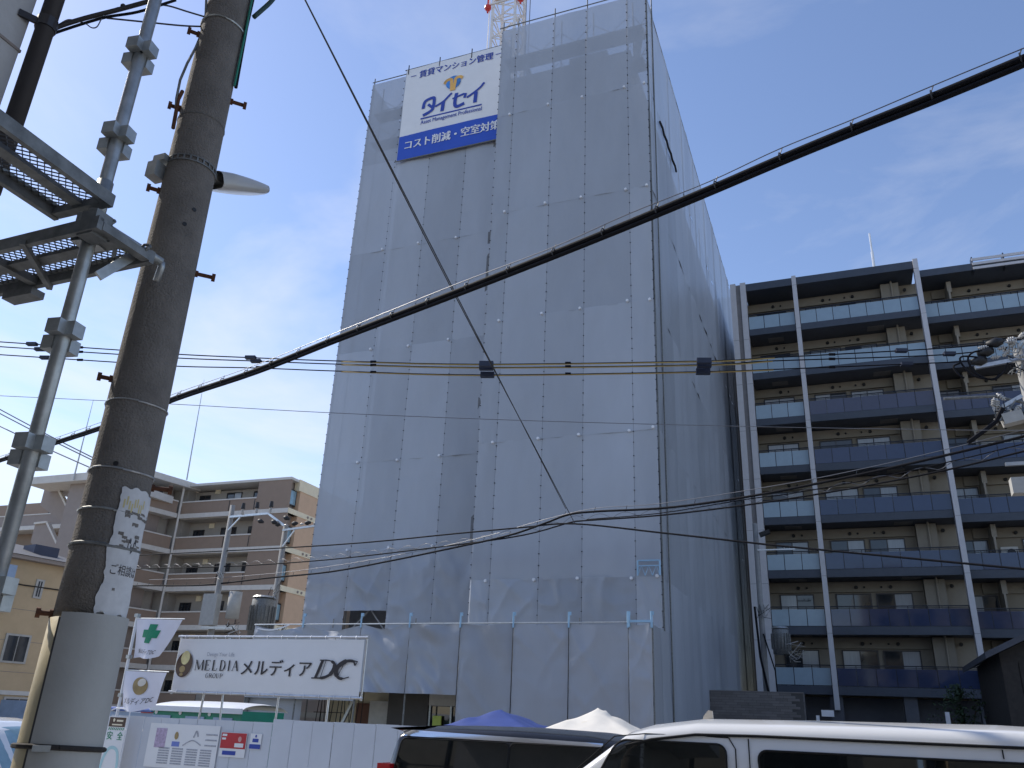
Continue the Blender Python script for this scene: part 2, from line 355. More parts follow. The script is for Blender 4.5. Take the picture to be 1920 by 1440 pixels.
# ties along the seams: knots on a cord
for x, y, zt, zb in [(X, YF, 32.0, 5.0) for X in RX] + [(X, YL, 32.1, 5.0) for X in LX[:4]]:
    t = MB(); zz = zb
    t.tube([(x, y+.03, zb), (x, y+.03, zt)], .009, 4)
    while zz < zt:
        t.bx(x-.020, x+.020, y-.022, y+.02, zz-.012, zz+.012); zz += .45*random.uniform(.85, 1.15)
    stuff(t.build('seam_tie', m_tie, wb))
dm = MB().tube([(0, .02, 0), (0, -.07, 0)], [.06, .05], 10).mesh('anchor_disc', m_disc)
for X in RX[1:]:
    for z in RZ[1:6]: inst('anchor_disc', dm, (X-.14, YF-.03, z+random.uniform(-.05, .05)), wb)
for X in LX[1:4]:
    for z in LZ[1:5]: inst('anchor_disc', dm, (X-.14, YL-.03, z+random.uniform(-.05, .05)), wb)
# scaffold frame seen through the sheets and above them
pm = MB().tube([(0, 0, 0), (0, 0, 32.75)], .03, 6).mesh('scaffold_post', m_galvd)
for X in RX: inst('scaffold_post', pm, (X+.02, YF+.12, 0), wb); inst('scaffold_post', pm, (X+.08, YF+.95, 0), wb)
for X in LX[:4]+[-12.5]: inst('scaffold_post', pm, (X+.02, YL+.12, 0), wb); inst('scaffold_post', pm, (X+.08, YL+.95, 0), wb)
for Y in YS[1::2]: inst('scaffold_post', pm, (XS-.12, Y, 0), wb); inst('scaffold_post', pm, (XS-.95, Y+.05, 0), wb)
for a, c, n in (((-12.35, YF+.05, 32.35), (-5.3, YF+.05, 32.35), 0), ((-20.0, YL+.05, 32.45), (-12.3, YL+.05, 32.45), 0), ((XS-.05, 26.9, 32.35), (XS-.05, 55, 32.35), 0), ((-12.2, YF+.95, 31.3), (-5.5, YF+.95, 31.3), 0), ((-12.2, YF+.95, 29.55), (-5.5, YF+.95, 29.55), 0), ((-19.9, YL+.95, 31.3), (-12.3, YL+.95, 31.3), 0)):
    MB().tube([a, c], .026, 6).build('guard_rail', m_galvd, wb)
for (xs, y) in ((RX, YF+.16), (LX, YL+.16)):
    for i in range(len(xs)-1):
        for z0 in (28.75, 30.55):
            MB().tube([(xs[i]+.05, y+.8, z0), (xs[i+1]-.05, y+.8, z0+1.5)], .017, 5).tube([(xs[i]+.05, y+.82, z0+1.5), (xs[i+1]-.05, y+.82, z0)], .017, 5).build('cross_brace', m_galvd, wb)
for z in (30.42, 28.62):
    bxm('walkway_plank', m_plank, wb, -12.1, -5.6, YF+.2, YF+.62, z, z+.06); bxm('walkway_plank', m_plank, wb, -12.1, -5.6, YF+.64, YF+.95, z, z+.06)
    bxm('toe_board', m_plank, wb, -12.1, -5.6, YF+.97, YF+.99, z, z+.42)
    bxm('walkway_plank', m_plank, wb, -19.8, -12.4, YL+.2, YL+.9, z, z+.06)
bxm('core_upstand', m_body, wb, -9.3, -7.5, 28.35, 28.6, 30.3, 30.75)
# sloping stair through the sheet on the right bay
MB().beam((-5.75, YF+.5, 30.4), (-6.1, YF+.5, 28.0), .06, .3).build('access_stair', m_galv, wb)
MB().beam((-11.2, YF+.5, 30.4), (-10.5, YF+.5, 28.0), .06, .25).build('access_stair', m_galv, wb)
# light blue brackets
def blueframe(x0, x1, y, z0, z1):
    t = MB().tube([(x0, y, z0), (x0, y, z1)], .03, 6).tube([(x1, y, z0), (x1, y, z1)], .03, 6).tube([(x0, y, z1), (x1, y, z1)], .026, 6).tube([(x0, y, z1-.17), (x1, y, z1-.17)], .02, 6)
    n = 3
    for i in range(n):
        xa = x0+(x1-x0)*i/n; xb = x0+(x1-x0)*(i+1)/n; t.tube([(xa, y, z0), ((xa+xb)/2, y, z1-.17), (xb, y, z0)], .013, 5)
    return t
blueframe(-6.15, -5.42, YF-.14, 6.62, 7.1).build('bracket_frame', m_ltblue, wb)
# dark slit tied into the side sheets
p1, p2 = atP(1237, 228, (XS+.10, 0, 0), Vector((1, 0, 0))), atP(1268, 322, (XS+.10, 0, 0), Vector((1, 0, 0)))
MB().tube([p1+(p2-p1)*t/8+Vector((.03*(t % 2), 0, 0)) for t in range(9)], .05, 6).build('hanging_rope', m_tie, wb)
# opening low on the left front
t = MB().beam((-18.0, YL+.25, 4.9), (-17.1, YL+.25, 5.8), .05, .05).beam((-16.2, YL+.25, 4.9), (-17.0, YL+.25, 5.8), .05, .05); t.build('opening_brace', m_plank, wb)
# ------------------------------------------------------------------ banner on the left tower
bn = thing('advert_banner', 'white and blue advertising banner tied high on the wrapped building', 'banner', (-15, 28.1, 26.8))
BX0, BX1, BZ0, BZ1, BY = -17.88, -12.3, 26.85, 32.45, 28.12
def bfn(u, v, y=0.0):
    x = BX0+(BX1-BX0)*u; z = BZ0+(BZ1-BZ0)*v
    return Vector((x, BY-.05*math.sin(math.pi*u)*math.sin(math.pi*v)-.02*noise.noise(Vector((u*5, v*4, 1)))+y, z))
V1 = .25
MB().grid(lambda u, v: bfn(u, V1+(1-V1)*v), 24, 18).build('white_cloth', m_white, bn, smooth=True)
MB().grid(lambda u, v: bfn(u, V1*v), 24, 6).build('blue_cloth', m_bannerblue, bn, smooth=True)
def bt(u0, u1, v0, v1):   # u over the 5.08 m in view, v from the top
    def fn(u, v):
        x = BX0+5.08*(u0+(u1-u0)*u); z = BZ1-5.6*(v1+(v0-v1)*v)
        q = bfn((x-BX0)/(BX1-BX0), (z-BZ0)/(BZ1-BZ0)); return (x, q.y-.022, z)
    return fn
text('賃貸マンション管理', bt(.15, .94, .052, .135), m_ink_blue, bn, .0035)
text('Asset Management Professional', bt(.222, .858, .632, .685), m_ink_blue, bn, .0012)
text('コスト削減・空室対策', bt(.075, 1.05, .81, .905), m_white, bn, .0035)
d = MB()
def bq(u, v): return bt(u, u, v, v)(0, 0)
def bstroke(b, pts, wd):
    W = wd if isinstance(wd, list) else [wd]*len(pts); P = [Vector((bq(*p)[0], bq(*p)[2])) for p in pts]; o = len(b.v)
    for i, p in enumerate(P):
        dd = (P[min(i+1, len(P)-1)]-P[max(i-1, 0)]).normalized(); n = Vector((-dd.y, dd.x)); y = bq(*pts[i])[1]-.004
        a, c = p+n*W[i], p-n*W[i]; b.v += [Vector((a.x, y, a.y)), Vector((c.x, y, c.y))]
    for i in range(len(P)-1): b.f.append((o+2*i, o+2*i+1, o+2*i+3, o+2*i+2))
bstroke(d, [(.055, .092), (.115, .092)], .018); bstroke(d, [(.965, .092), (1.03, .092)], .018); d.build('dash', m_ink_blue, bn)
lg = MB()
def curve(pts, n=10):   # catmull-rom
    r = []; P = [pts[0]]+pts+[pts[-1]]
    for i in range(1, len(P)-2):
        for s in range(n):
            t = s/n; a = [Vector((*P[i+q], 0)) for q in (-1, 0, 1, 2)]
            c = .5*((2*a[1])+(-a[0]+a[2])*t+(2*a[0]-5*a[1]+4*a[2]-a[3])*t*t+(-a[0]+3*a[1]-3*a[2]+a[3])*t**3); r.append((c.x, c.y))
    return r+[pts[-1]]
for pts, wd in (
    (curve([(.235, .505), (.24, .45), (.262, .418), (.33, .405), (.348, .43), (.345, .51), (.325, .55), (.24, .58)]), .085),
    ([(.285, .468), (.335, .515)], .07),
    (curve([(.365, .515), (.45, .48), (.50, .435), (.535, .405)]), [.01]+[.06]*27+[.05, .04, .0]),
    ([(.452, .475), (.445, .585)], .095),
    ([(.545, .475), (.66, .45), (.682, .452), (.672, .495)], [.04, .06, .07, .075]),
    (curve([(.585, .42), (.575, .53), (.60, .572), (.675, .555)]), .09),
    (curve([(.695, .50), (.78, .455), (.835, .415), (.868, .372)]), [.01]+[.06]*27+[.05, .04, .0]),
    ([(.79, .46), (.785, .575)], .095)): bstroke(lg, pts, wd)
bstroke(lg, [(.218, .612), (.856, .612)], .042)
lg.build('logo_wordmark', m_ink_blue, bn)
e = MB(); c0 = bq(.54, .29); ellipse(e, c0[0], c0[2], .40, .40, c0[1]-.004); e.build('logo_orb', m_orb, bn)
e = MB(); Y0 = c0[1]-.010
stroke(e, curve([(c0[0]-.48, c0[2]+.02), (c0[0]-.35, c0[2]+.2), (c0[0]-.13, c0[2]+.2), (c0[0]-.09, c0[2]-.1), (c0[0]-.06, c0[2]-.5)]), .085, Y0)
stroke(e, curve([(c0[0]+.48, c0[2]+.14), (c0[0]+.35, c0[2]+.24), (c0[0]+.13, c0[2]+.2), (c0[0]+.09, c0[2]-.1), (c0[0]+.04, c0[2]-.5)]), .085, Y0-.002)
e.build('logo_arrow', m_gold, bn)
for i in range(4): MB().tube([(BX0+1.75*i+.1, BY, BZ1-.3), (BX0+1.75*i+.1, BY, BZ1+.28)], .03, 6).build('hanger_pin', m_dark, bn)
MB().tube([(BX0-.1, BY+.02, BZ1+.02), (BX1, BY+.02, BZ1+.02)], .025, 6).build('top_rail', m_dark, bn)
MB().tube([(BX0-.15, BY+.02, BZ0-.03), (BX1, BY+.02, BZ0-.03)], .03, 6).build('bottom_rail', m_galvd, bn)
# ------------------------------------------------------------------ crane mast above the roof
CX, CY = -15.15, 34.3
cr = thing('tower_crane', 'red and white lattice crane mast rising behind the wrapped building', 'crane', (CX, CY, 29.6))
hw = .72
for sx in (-1, 1):
    for sy in (-1, 1): MB().beam((CX+sx*hw, CY+sy*hw, 29.6), (CX+sx*hw, CY+sy*hw, 46), .13, .13).build('mast_chord', m_cwhite, cr)
for q in range(12):
    z = 29.7+q*1.35; t = MB()
    for (ax, ay, bx_, by) in ((-1, -1, 1, -1), (1, -1, 1, 1), (1, 1, -1, 1), (-1, 1, -1, -1)):
        t.beam((CX+ax*hw, CY+ay*hw, z), (CX+bx_*hw, CY+by*hw, z+.67), .05, .05).beam((CX+bx_*hw, CY+by*hw, z+.67), (CX+ax*hw, CY+ay*hw, z+1.35), .05, .05).beam((CX+ax*hw, CY+ay*hw, z), (CX+bx_*hw, CY+by*hw, z), .05, .05)
    t.build('mast_lattice', m_cwhite, cr)
MB().bx(CX-.55, CX+.55, CY-.9, CY-.6, 41.9, 43.4).build('cabin_panel', M('crane_cream', (.80, .66, .52)), cr)
for sx in (-1, 1):
    MB().ball((CX+sx*1.05, CY-.75, 41.6), .22, 10).build('warning_lamp', m_cred, cr); MB().bx(CX+sx*1.05-.04, CX+sx*1.05+.04, CY-.8, CY-.7, 41.2, 42.3).build('lamp_bracket', m_cred, cr)
    MB().tube([(CX+1.25+.12*sx, CY, 29.6), (CX+1.25+.12*sx, CY, 46)], .025, 5).build('hoist_rope', m_wire, cr)
for z in (41.7, 44.5): MB().bx(CX-.9, CX+.9, CY-.85, CY-.75, z, z+.1).build('mast_collar', m_cwhite, cr)
MB().tube([(CX-1.0, CY-.6, 29.6), (CX-1.0, CY-.6, 46)], .03, 5).build('ladder_rail', m_cwhite, cr)
# ------------------------------------------------------------------ low sheeted hoarding in front
AY = 24.4
ax_ = thing('sheeted_hoarding', 'low grey sheeted scaffold gallery along the foot of the wrapped building', 'hoarding', (-12, AY, 0))
AX = [-19.1, -17.1, -14.85, -13.05, -11.26, -9.48, -7.7, -5.9, -5.2]
for i in range(8):
    zt = 4.84-(.06 if i < 2 else 0); zb = .05 if i >= 4 else (2.72 if i >= 2 else 2.45)
    sheet((AX[i]+.01, AY, 0), (1, 0, 0), AX[i+1]-AX[i]-.02, zb, zt, (0, -1, 0), 300+i, amp=.05, loose=.16 if i < 5 else .06, bottom_loose=.13 if 1 < i < 4 else 0, mat=m_annex, parent=ax_, nu=30, nv=50, sag=.16 if i < 3 else .05)
for i in range(2): sheet((-5.2, AY+.01+1.28*i, 0), (0, 1, 0), 1.26, .05, 4.82, (1, 0, 0), 330+i, mat=m_annex, parent=ax_)
sheet((-19.1, AY+.02, 0), (0, 1, 0), 2.3, .05, 4.78, (-1, 0, 0), 340, mat=m_annex, parent=ax_)
sheet((-19.05, AY+.25, 0), (1, 0, 0), 2.1, .05, 2.6, (0, -1, 0), 341, mat=m_annex, parent=ax_)
for X in AX:
    MB().tube([(X, AY+.06, 0), (X, AY+.06, 4.86)], .03, 6).build('gallery_post', m_galvd, ax_)
    if X > -18.5: MB().tube([(X, AY-.03, 4.7), (X, AY-.03, 5.16)], .032, 6).bx(X-.02, X+.07, AY-.06, AY, 5.06, 5.16).build('bracket_stub', m_ltblue, ax_)
for X in (-16.0, -12.9, -7.4): MB().tube([(X, AY+.1, 4.7), (X, AY+.1, 5.0)], .02, 5).build('rail_stub', m_galvd, ax_)
for i in range(6):
    if i >= 3: stuff(MB().tube([(AX[i+1], AY-.05, .1), (AX[i+1]+.005, AY-.05, 4.7)], .007, 4).build('seam_tie', m_tie, ax_))
t = MB().tube([(-5.86, AY-.05, 4.72), (-5.86, AY-.05, 5.16)], .035, 6).tube([(-5.2, AY-.05, 4.72), (-5.2, AY-.05, 5.16)], .035, 6).beam((-5.86, AY-.05, 4.88), (-5.2, AY-.05, 4.88), .05, .07); t.build('bracket_frame', m_ltblue, ax_)
MB().tube([(AX[0], AY-.02, 4.8), (AX[-1], AY-.02, 4.86)], .022, 6).build('top_rail', m_pipe, ax_)
bxm('gallery_deck', m_plank, ax_, -19.0, -5.3, AY+.2, 26.7, 4.3, 4.36)
MB().grid(lambda u, v: (-18.95+u*1.3, AY-.04, 4.77-.18*math.sin(math.pi*u)*.6-.12*(1-u)+v*.05), 8, 1).build('folded_hem', m_white, ax_)
# inside the raised sheets: walls, door and glazing of the ground floor
gf = thing('ground_floor_front', 'unfinished ground floor entrance behind the raised sheets', 'entrance', (-14, 26.2, 0))
bxm('beige_wall', m_bandw, gf, -17.0, -14.6, 26.2, 26.5, 0, 3.4)
bxm('brown_door', m_door, gf, -15.75, -15.05, 26.1, 26.19, 0, 2.42)
bxm('concrete_pier', m_concl, gf, -15.0, -14.3, 25.7, 26.1, 0, 2.5)
bxm('dark_board', M('dark_board', (.06, .055, .05), rough=.8), gf, -14.2, -12.75, 25.5, 25.6, 0, 3.6)
bxm('lintel', m_concl, gf, -12.72, -11.2, 25.5, 25.8, 2.42, 3.6)
bxm('glazing', m_dglass, gf, -12.7, -11.25, 25.62, 25.66, 0, 2.4)
for x in (-12.7, -11.95, -11.28): bxm('mullion', m_galv, gf, x-.03, x+.03, 25.55, 25.6, 0, 2.42)
bxm('hanging_jacket', m_lime, gf, -12.55, -12.25, 25.5, 25.56, 1.5, 2.12)
for i in range(14):
    x = -17.0+i*.13; MB().tube([(x, 25.6+.1*(i % 3), 0), (x+.1*math.sin(i*2.1), 25.6, 1.4), (x+.12*math.cos(i), 25.6, 2.9)], .014, 5).build('rebar', m_tie, gf)
for q in range(6): MB().tube([(-17.05, 25.55, .4+.42*q), (-15.9, 25.55, .45+.41*q)], .012, 5).build('rebar', m_tie, gf)
MB().beam((-16.0, 25.3, 1.2), (-15.2, 25.3, 2.9), .09, .09).build('raking_strut', m_galv, gf)
# ------------------------------------------------------------------ site fence of white steel panels
FY = 16.0
fe = thing('site_fence', 'white steel panel fence closing the building site along the pavement', 'fence', (-10, FY, 0))
def panel_mesh(h):
    t = MB(); prof = [(0, 0), (.012, -.009), (.488, -.009), (.50, 0)]
    for (xa, ya), (xb, yb) in zip(prof[:-1], prof[1:]): t.add([(xa, ya, .13), (xb, yb, .13), (xb, yb, h), (xa, ya, h)], [(0, 1, 2, 3)])
    return t.bx(0, .5, .0, .02, h-.04, h).mesh('fence_panel', m_fence)
fp1, fp2 = panel_mesh(1.80), panel_mesh(1.87)
for i in range(26): inst('fence_panel', fp1 if i < 9 else fp2, (-16.2+.505*i, FY+random.uniform(-.006, .006), random.uniform(-.006, .006)), fe)
for i in range(8): MB().tube([(-16.1+1.8*i, FY+.1, 0), (-16.1+1.8*i, FY+.1, 1.78)], .025, 6).build('fence_post', m_pipe, fe)
for z in (.6, 1.5): MB().tube([(-16.2, FY+.06, z), (-3.1, FY+.06, z)], .024, 6).build('fence_rail', m_pipe, fe)
def notice(label, x0, x1, z0, z1, name='site_notice', mat=None, group=None):
    o = thing(name, label, 'notice', ((x0+x1)/2, FY-.03, z0), group); MB().bx(x0, x1, FY-.034, FY-.026, z0, z1).build('board', mat or m_white, o); return o
nb = notice('large white notice board with rows of small printed papers on the fence', -14.95, -13.0, .78, 1.68)
def pr(o, x0, x1, z0, z1, mat, name='print'): return MB().bx(x0, x1, FY-.040, FY-.0345, z0, z1).build(name, mat, o)
pr(nb, -14.75, -14.45, 1.18, 1.58, m_lilac)
for i, x in enumerate((-14.58, -14.2, -13.8, -13.42)):
    for q in range(7): pr(nb, x-.02, x+.28, .86+.05*q, .89+.05*q, m_grayprint, 'print_line')
ellipse(e := MB(), -14.16, 1.44, .055, .08, FY-.041); e.build('print', m_egg3, nb)
pr(nb, -14.26, -14.05, 1.22, 1.32, M('print_blue', (.16, .22, .55)))
stroke(e := MB(), curve([(-13.95, 1.25), (-13.7, 1.36), (-13.45, 1.27)]), .012, FY-.041); stroke(e, curve([(-13.68, 1.42), (-13.62, 1.55), (-13.56, 1.44)]), .018, FY-.041); e.build('print', m_grayprint, nb)
for q in range(3): pr(nb, -13.35, -13.04, 1.26+.11*q, 1.29+.11*q, m_grayprint, 'print_line')
rs = notice('red and white printed sign fixed beside the large notice board', -12.94, -12.26, 1.08, 1.57, mat=m_white)
pr(rs, -12.93, -12.27, 1.25, 1.56, m_redprint)
for q, (x0, x1, z0, z1) in enumerate(((-12.9, -12.78, 1.49, 1.535), (-12.9, -12.8, 1.42, 1.46), (-12.55, -12.32, 1.28, 1.36))): MB().bx(x0, x1, FY-.046, FY-.041, z0, z1).build('print_line', m_white, rs)
ellipse(e := MB(), -12.43, 1.44, .045, .055, FY-.044); e.build('print', M('print_pink', (.7, .35, .33)), rs)
pr(rs, -12.85, -12.5, 1.12, 1.2, m_ink_blue)
bs = notice('small white and blue printed sign beside the red sign', -12.17, -11.88, 1.26, 1.57)
pr(bs, -12.165, -11.885, 1.27, 1.36, m_ink_blue); pr(bs, -12.1, -11.95, 1.40, 1.47, m_ink_blue); ellipse(e := MB(), -12.02, 1.52, .02, .03, FY-.042); e.build('print', m_ink_blue, bs)
# ------------------------------------------------------------------ company signboard
SY = 16.3
sg = thing('company_signboard', 'long white company signboard in a pipe frame above the site fence', 'signboard', (-12.3, SY, 0))
SX0, SX1, SZ0, SZ1 = -14.88, -9.77, 2.36, 3.58
MB().grid(lambda u, v: (SX0+.03+(SX1-SX0-.06)*u, SY-.02*math.sin(math.pi*u)*math.sin(math.pi*v)-.01*noise.noise(Vector((u*9, v*3, 5))), SZ0+.03+(SZ1-SZ0-.06)*v), 30, 8).build('vinyl_face', m_white, sg, smooth=True)
for z in (SZ0, SZ1+.02): MB().tube([(SX0-.04, SY, z), (SX1+.06, SY, z)], .027, 8).build('frame_pipe', m_pipe, sg)
for x in (SX0, SX1): MB().tube([(x, SY+.05, SZ0-.05), (x, SY+.05, SZ1+.06)], .024, 8).build('frame_pipe', m_pipe, sg)
for x, xb in ((-13.9, -14.1), (-13.5, -13.3), (-11.9, -11.9), (-10.6, -10.6)): MB().tube([(x, SY+.1, SZ1), (xb, SY+.1, 0)], .025, 8).build('leg', m_pipe, sg)
cm = MB().tube([(0, -.03, -.03), (0, -.045, .01), (0, -.01, .05), (0, .03, .03)], .007, 5).mesh('tie_cord', m_disc)
for i in range(13):
    for z in (SZ0, SZ1): inst('tie_cord', cm, (SX0+.2+.39*i, SY, z), sg)
def su(u): return SX0+5.11*u
def sv(v): return SZ1-1.22*v
TY = SY-.034
SERIF = {'M': [([(0, 0), (.02, 1)], .03), ([(.02, 1), (.5, .05)], .07), ([(.5, .05), (.96, 1)], .03), ([(.96, 1), (1, 0)], .075), ([(-.1, 0), (.1, 0)], .02), ([(.86, 0), (1.12, 0)], .02), ([(-.08, 1), (.08, 1)], .02), ([(.9, 1), (1.08, 1)], .02)],
         'E': [([(.15, 0), (.15, 1)], .075), ([(0, 1), (.85, 1)], .025), ([(0, 0), (.9, 0)], .025), ([(.15, .52), (.65, .52)], .02), ([(.85, 1), (.87, .8)], .025), ([(.9, 0), (.94, .22)], .025), ([(.65, .62), (.65, .42)], .02)],
         'L': [([(.15, 0), (.15, 1)], .075), ([(0, 1), (.35, 1)], .02), ([(0, 0), (.85, 0)], .025), ([(.85, 0), (.9, .24)], .025)],
         'D': [([(.15, 0), (.15, 1)], .075), ([(0, 1), (.45, 1), (.75, .88), (.92, .5), (.75, .12), (.45, 0), (0, 0)], [.02, .025, .05, .075, .05, .025, .02])],
         'I': [([(.5, 0), (.5, 1)], .075), ([(.3, 0), (.7, 0)], .02), ([(.3, 1), (.7, 1)], .02)],
         'A': [([(0, 0), (.48, 1)], .03), ([(.48, 1), (.95, 0)], .075), ([(.2, .38), (.75, .38)], .02), ([(-.1, 0), (.12, 0)], .02), ([(.8, 0), (1.08, 0)], .02)],
         'G': [([(.9, .85), (.7, .98), (.4, .98), (.12, .75), (.06, .4), (.25, .08), (.55, 0), (.88, .12)], [.03, .03, .05, .075, .075, .05, .03, .03]), ([(.88, .12), (.88, .45)], .07), ([(.7, .46), (1.0, .46)], .02)],
         'R': [([(.15, 0), (.15, 1)], .075), ([(0, 1), (.5, 1), (.75, .88), (.75, .64), (.5, .52), (.15, .52)], [.02, .025, .06, .06, .025, .02]), ([(.45, .52), (1, 0)], .07), ([(0, 0), (.32, 0)], .02)],
         'O': [([(.5, 1), (.2, .88), (.05, .5), (.2, .12), (.5, 0), (.8, .12), (.95, .5), (.8, .88), (.5, 1)], [.025, .05, .08, .05, .025, .05, .08, .05, .025])],
         'U': [([(.15, 1), (.15, .3), (.3, .06), (.5, 0), (.7, .06), (.84, .3), (.84, 1)], [.075, .075, .06, .03, .03, .03, .03]), ([(0, 1), (.32, 1)], .02), ([(.7, 1), (1, 1)], .02)],
         'P': [([(.2, 0), (.2, 1)], .075), ([(.03, 1), (.55, 1), (.82, .88), (.82, .6), (.55, .46), (.2, .46)], [.02, .025, .06, .06, .025, .02]), ([(.03, 0), (.4, 0)], .02)]}
def serif(word, x0, x1, z0, z1, Y, mat, parent, gap=.35):
    wts = [.5 if c == 'I' else (1.15 if c == 'M' else .85) for c in word]; tot = sum(wts)+gap*(len(word)-1); sc = (x1-x0)/tot; x = x0; t = MB(); h = z1-z0
    for c, wt in zip(word, wts):
        for pts, wd in SERIF[c]:
            pp = [(x+p[0]*wt*sc, z0+p[1]*h) for p in pts]
            if len(pp) > 4: pp2 = curve(pp, 4); n = len(pp2); wl = [(wd[min(len(wd)-1, int(i*(len(wd)-1)/(n-1)))] if isinstance(wd, list) else wd)*h*1.15 for i in range(n)]
            else: pp2 = pp; wl = [q*h*1.15 for q in (wd if isinstance(wd, list) else [wd]*len(pp))]
            stroke(t, pp2, wl, Y)
        x += (wt+gap)*sc
    return t.build('lettering', mat, parent)
serif('MELDIA', su(.126), su(.362), sv(.60), sv(.42), TY, m_ink, sg); serif('GROUP', su(.19), su(.286), sv(.735), sv(.655), TY, m_ink, sg, .2)
text('Design Your Life', plane_fn(su(.18), su(.332), sv(.365), sv(.275), TY), m_grayprint, sg)
text('メルディア', plane_fn(su(.383), su(.748), sv(.675), sv(.39), TY), m_ink, sg, .004)
t = MB()   # the italic D and C with their double stems
def IT(pts): return [(su(p[0])+.10*(.68-p[1])*1.22*1.0+0, sv(p[1])) for p in pts]
stroke(t, IT([(.775, .69), (.795, .385)]), .035, TY); stroke(t, IT([(.80, .68), (.812, .39)]), .008, TY-.002)
stroke(t, curve(IT([(.78, .385), (.83, .39), (.858, .46), (.85, .60), (.815, .68), (.755, .69)]), 6), [.012]*8+[.03]*4+[.045]*8+[.03]*6+[.014]*5, TY-.001)
stroke(t, curve(IT([(.958, .46), (.945, .395), (.91, .40), (.875, .50), (.875, .62), (.90, .69), (.94, .66)]), 6), [.02]*6+[.03]*6+[.05]*14+[.03]*6+[.012]*5, TY)
stroke(t, IT([(.885, .64), (.905, .43)]), .008, TY-.002); stroke(t, IT([(.945, .385), (.968, .40), (.958, .47)]), .014, TY-.002)
t.build('lettering', m_ink, sg)
ellipse(e := MB(), su(.057), sv(.505), .235, .285, TY, 32, -.18); e.build('emblem', m_egg, sg)
ellipse(e := MB(), su(.060), sv(.38), .125, .155, TY-.004, 28, -.15); e.build('emblem_highlight', m_egg2, sg)
ellipse(e := MB(), su(.052), sv(.59), .085, .075, TY-.004, 24); ellipse(e, su(.05), sv(.685), .055, .035, TY-.004, 20); e.build('emblem_reflection', m_egg3, sg)
# ------------------------------------------------------------------ flags and safety banner by the fence
fpole = thing('flag_pole', 'white flag pole lashed upright to the site fence', 'flag pole', (-15.92, 15.88, 0))
MB().tube([(-15.92, 15.88, 0), (-15.92, 15.88, 4.08)], .035, 8).build('pole', m_disc, fpole)
for z, x1 in ((3.97, -14.45), (2.79, -14.62)): MB().tube([(-15.92, 15.86, z), (x1, 15.86, z-.02)], .014, 6).build('crossbar', m_pipe, fpole)
for z in (2.2, 3.05, 4.0): MB().bx(-15.97, -15.87, 15.83, 15.93, z, z+.08).build('pole_clip', m_galv, fpole)
def flag(TL, TR, BL, BR, label, seed):
    Y0 = 15.84
    def fn(u, v, off=0.0):
        top = Vector(TL).lerp(Vector(TR), u); bot = Vector(BL).lerp(Vector(BR), u); q = bot.lerp(top, v)
        q.z += .05*math.sin(u*5+seed)*(1-v); q.y = Y0+.10*math.sin(u*5.5+v*2.0+seed)*(1-v*.8)-off; return q
    o = MB().grid(lambda u, v: fn(u, v), 20, 14).build('flag', m_flag, None, True); tag(o, label, 'flag', 'flags on the fence pole'); return o, fn
f1, fn1 = flag((-15.86, 0, 3.95), (-14.5, 0, 3.93), (-15.82, 0, 3.02), (-15.0, 0, 3.12), 'white flag with a green cross on the fence pole', 1.0)
f2, fn2 = flag((-15.86, 0, 2.77), (-14.65, 0, 2.75), (-15.82, 0, 1.9), (-14.9, 0, 1.98), 'white flag with a brown egg emblem below the green cross flag', 2.3)
def on_flag(fl, fn, polys, mat, name='print'):
    t = MB()
    for pts in polys:
        n = len(pts); o = len(t.v); t.v += [fn(u, v, .012) for u, v in pts]; t.f.append(tuple(range(o, o+n)))
    return t.build(name, mat, fl)
def rect(u0, u1, v0, v1, n=6): return [[(u0+(u1-u0)*i/n, v0), (u0+(u1-u0)*(i+1)/n, v0), (u0+(u1-u0)*(i+1)/n, v1), (u0+(u1-u0)*i/n, v1)] for i in range(n)]
on_flag(f1, fn1, rect(.24, .66, .52, .72)+rect(.36, .54, .38, .52)+rect(.36, .54, .72, .87), m_mint, 'green_cross')
text('㈱メルディアDC', lambda u, v: fn1(.16+.66*u, .10+.13*v, .012), m_ink, f1)
on_flag(f2, fn2, [[(.45+.17*math.cos(t*.2618)*1.0-.04*math.sin(t*.2618), .64+.22*math.sin(t*.2618)) for t in range(24)]], m_egg3, 'egg_emblem')
on_flag(f2, fn2, [[(.47+.09*math.cos(t*.2618), .73+.10*math.sin(t*.2618)) for t in range(24)]], M('flag_pale', (.78, .72, .62)), 'egg_highlight').location.y -= .01
text('メルディアDC', lambda u, v: fn2(.12+.74*u, .17+.17*v, .012), m_ink, f2)
sb = thing('safety_banner', 'narrow upright safety banner in a white pipe frame below the flags', 'banner', (-15.72, 15.75, 0))
BYY = 15.74
MB().bx(-15.99, -15.45, BYY, BYY+.01, .25, 1.78).build('cloth', m_white, sb)
for x in (-16.02, -15.42): MB().tube([(x, BYY+.01, .1), (x, BYY+.01, 1.92)], .014, 6).build('upright', m_disc, sb)
MB().tube([(-15.97, BYY, 1.9), (-15.85, BYY, 1.95), (-15.6, BYY, 1.95), (-15.47, BYY, 1.9)], .013, 6).build('hoop', m_disc, sb)
MB().bx(-15.96, -15.48, BYY-.006, BYY-.002, 1.56, 1.76).build('header', m_egg, sb)
ellipse(e := MB(), -15.82, 1.70, .03, .038, BYY-.009); e.bx(-15.74, -15.55, BYY-.010, BYY-.007, 1.67, 1.71).bx(-15.86, -15.56, BYY-.010, BYY-.007, 1.59, 1.62).build('header_print', m_bandw, sb)
t = MB()
for i in range(9): x = -15.95+.052*i; t.add([(x, BYY-.004, 1.49), (x+.025, BYY-.004, 1.49), (x+.05, BYY-.004, 1.545), (x+.025, BYY-.004, 1.545)], [(0, 1, 2, 3)])
t.build('green_stripe', m_mint, sb)
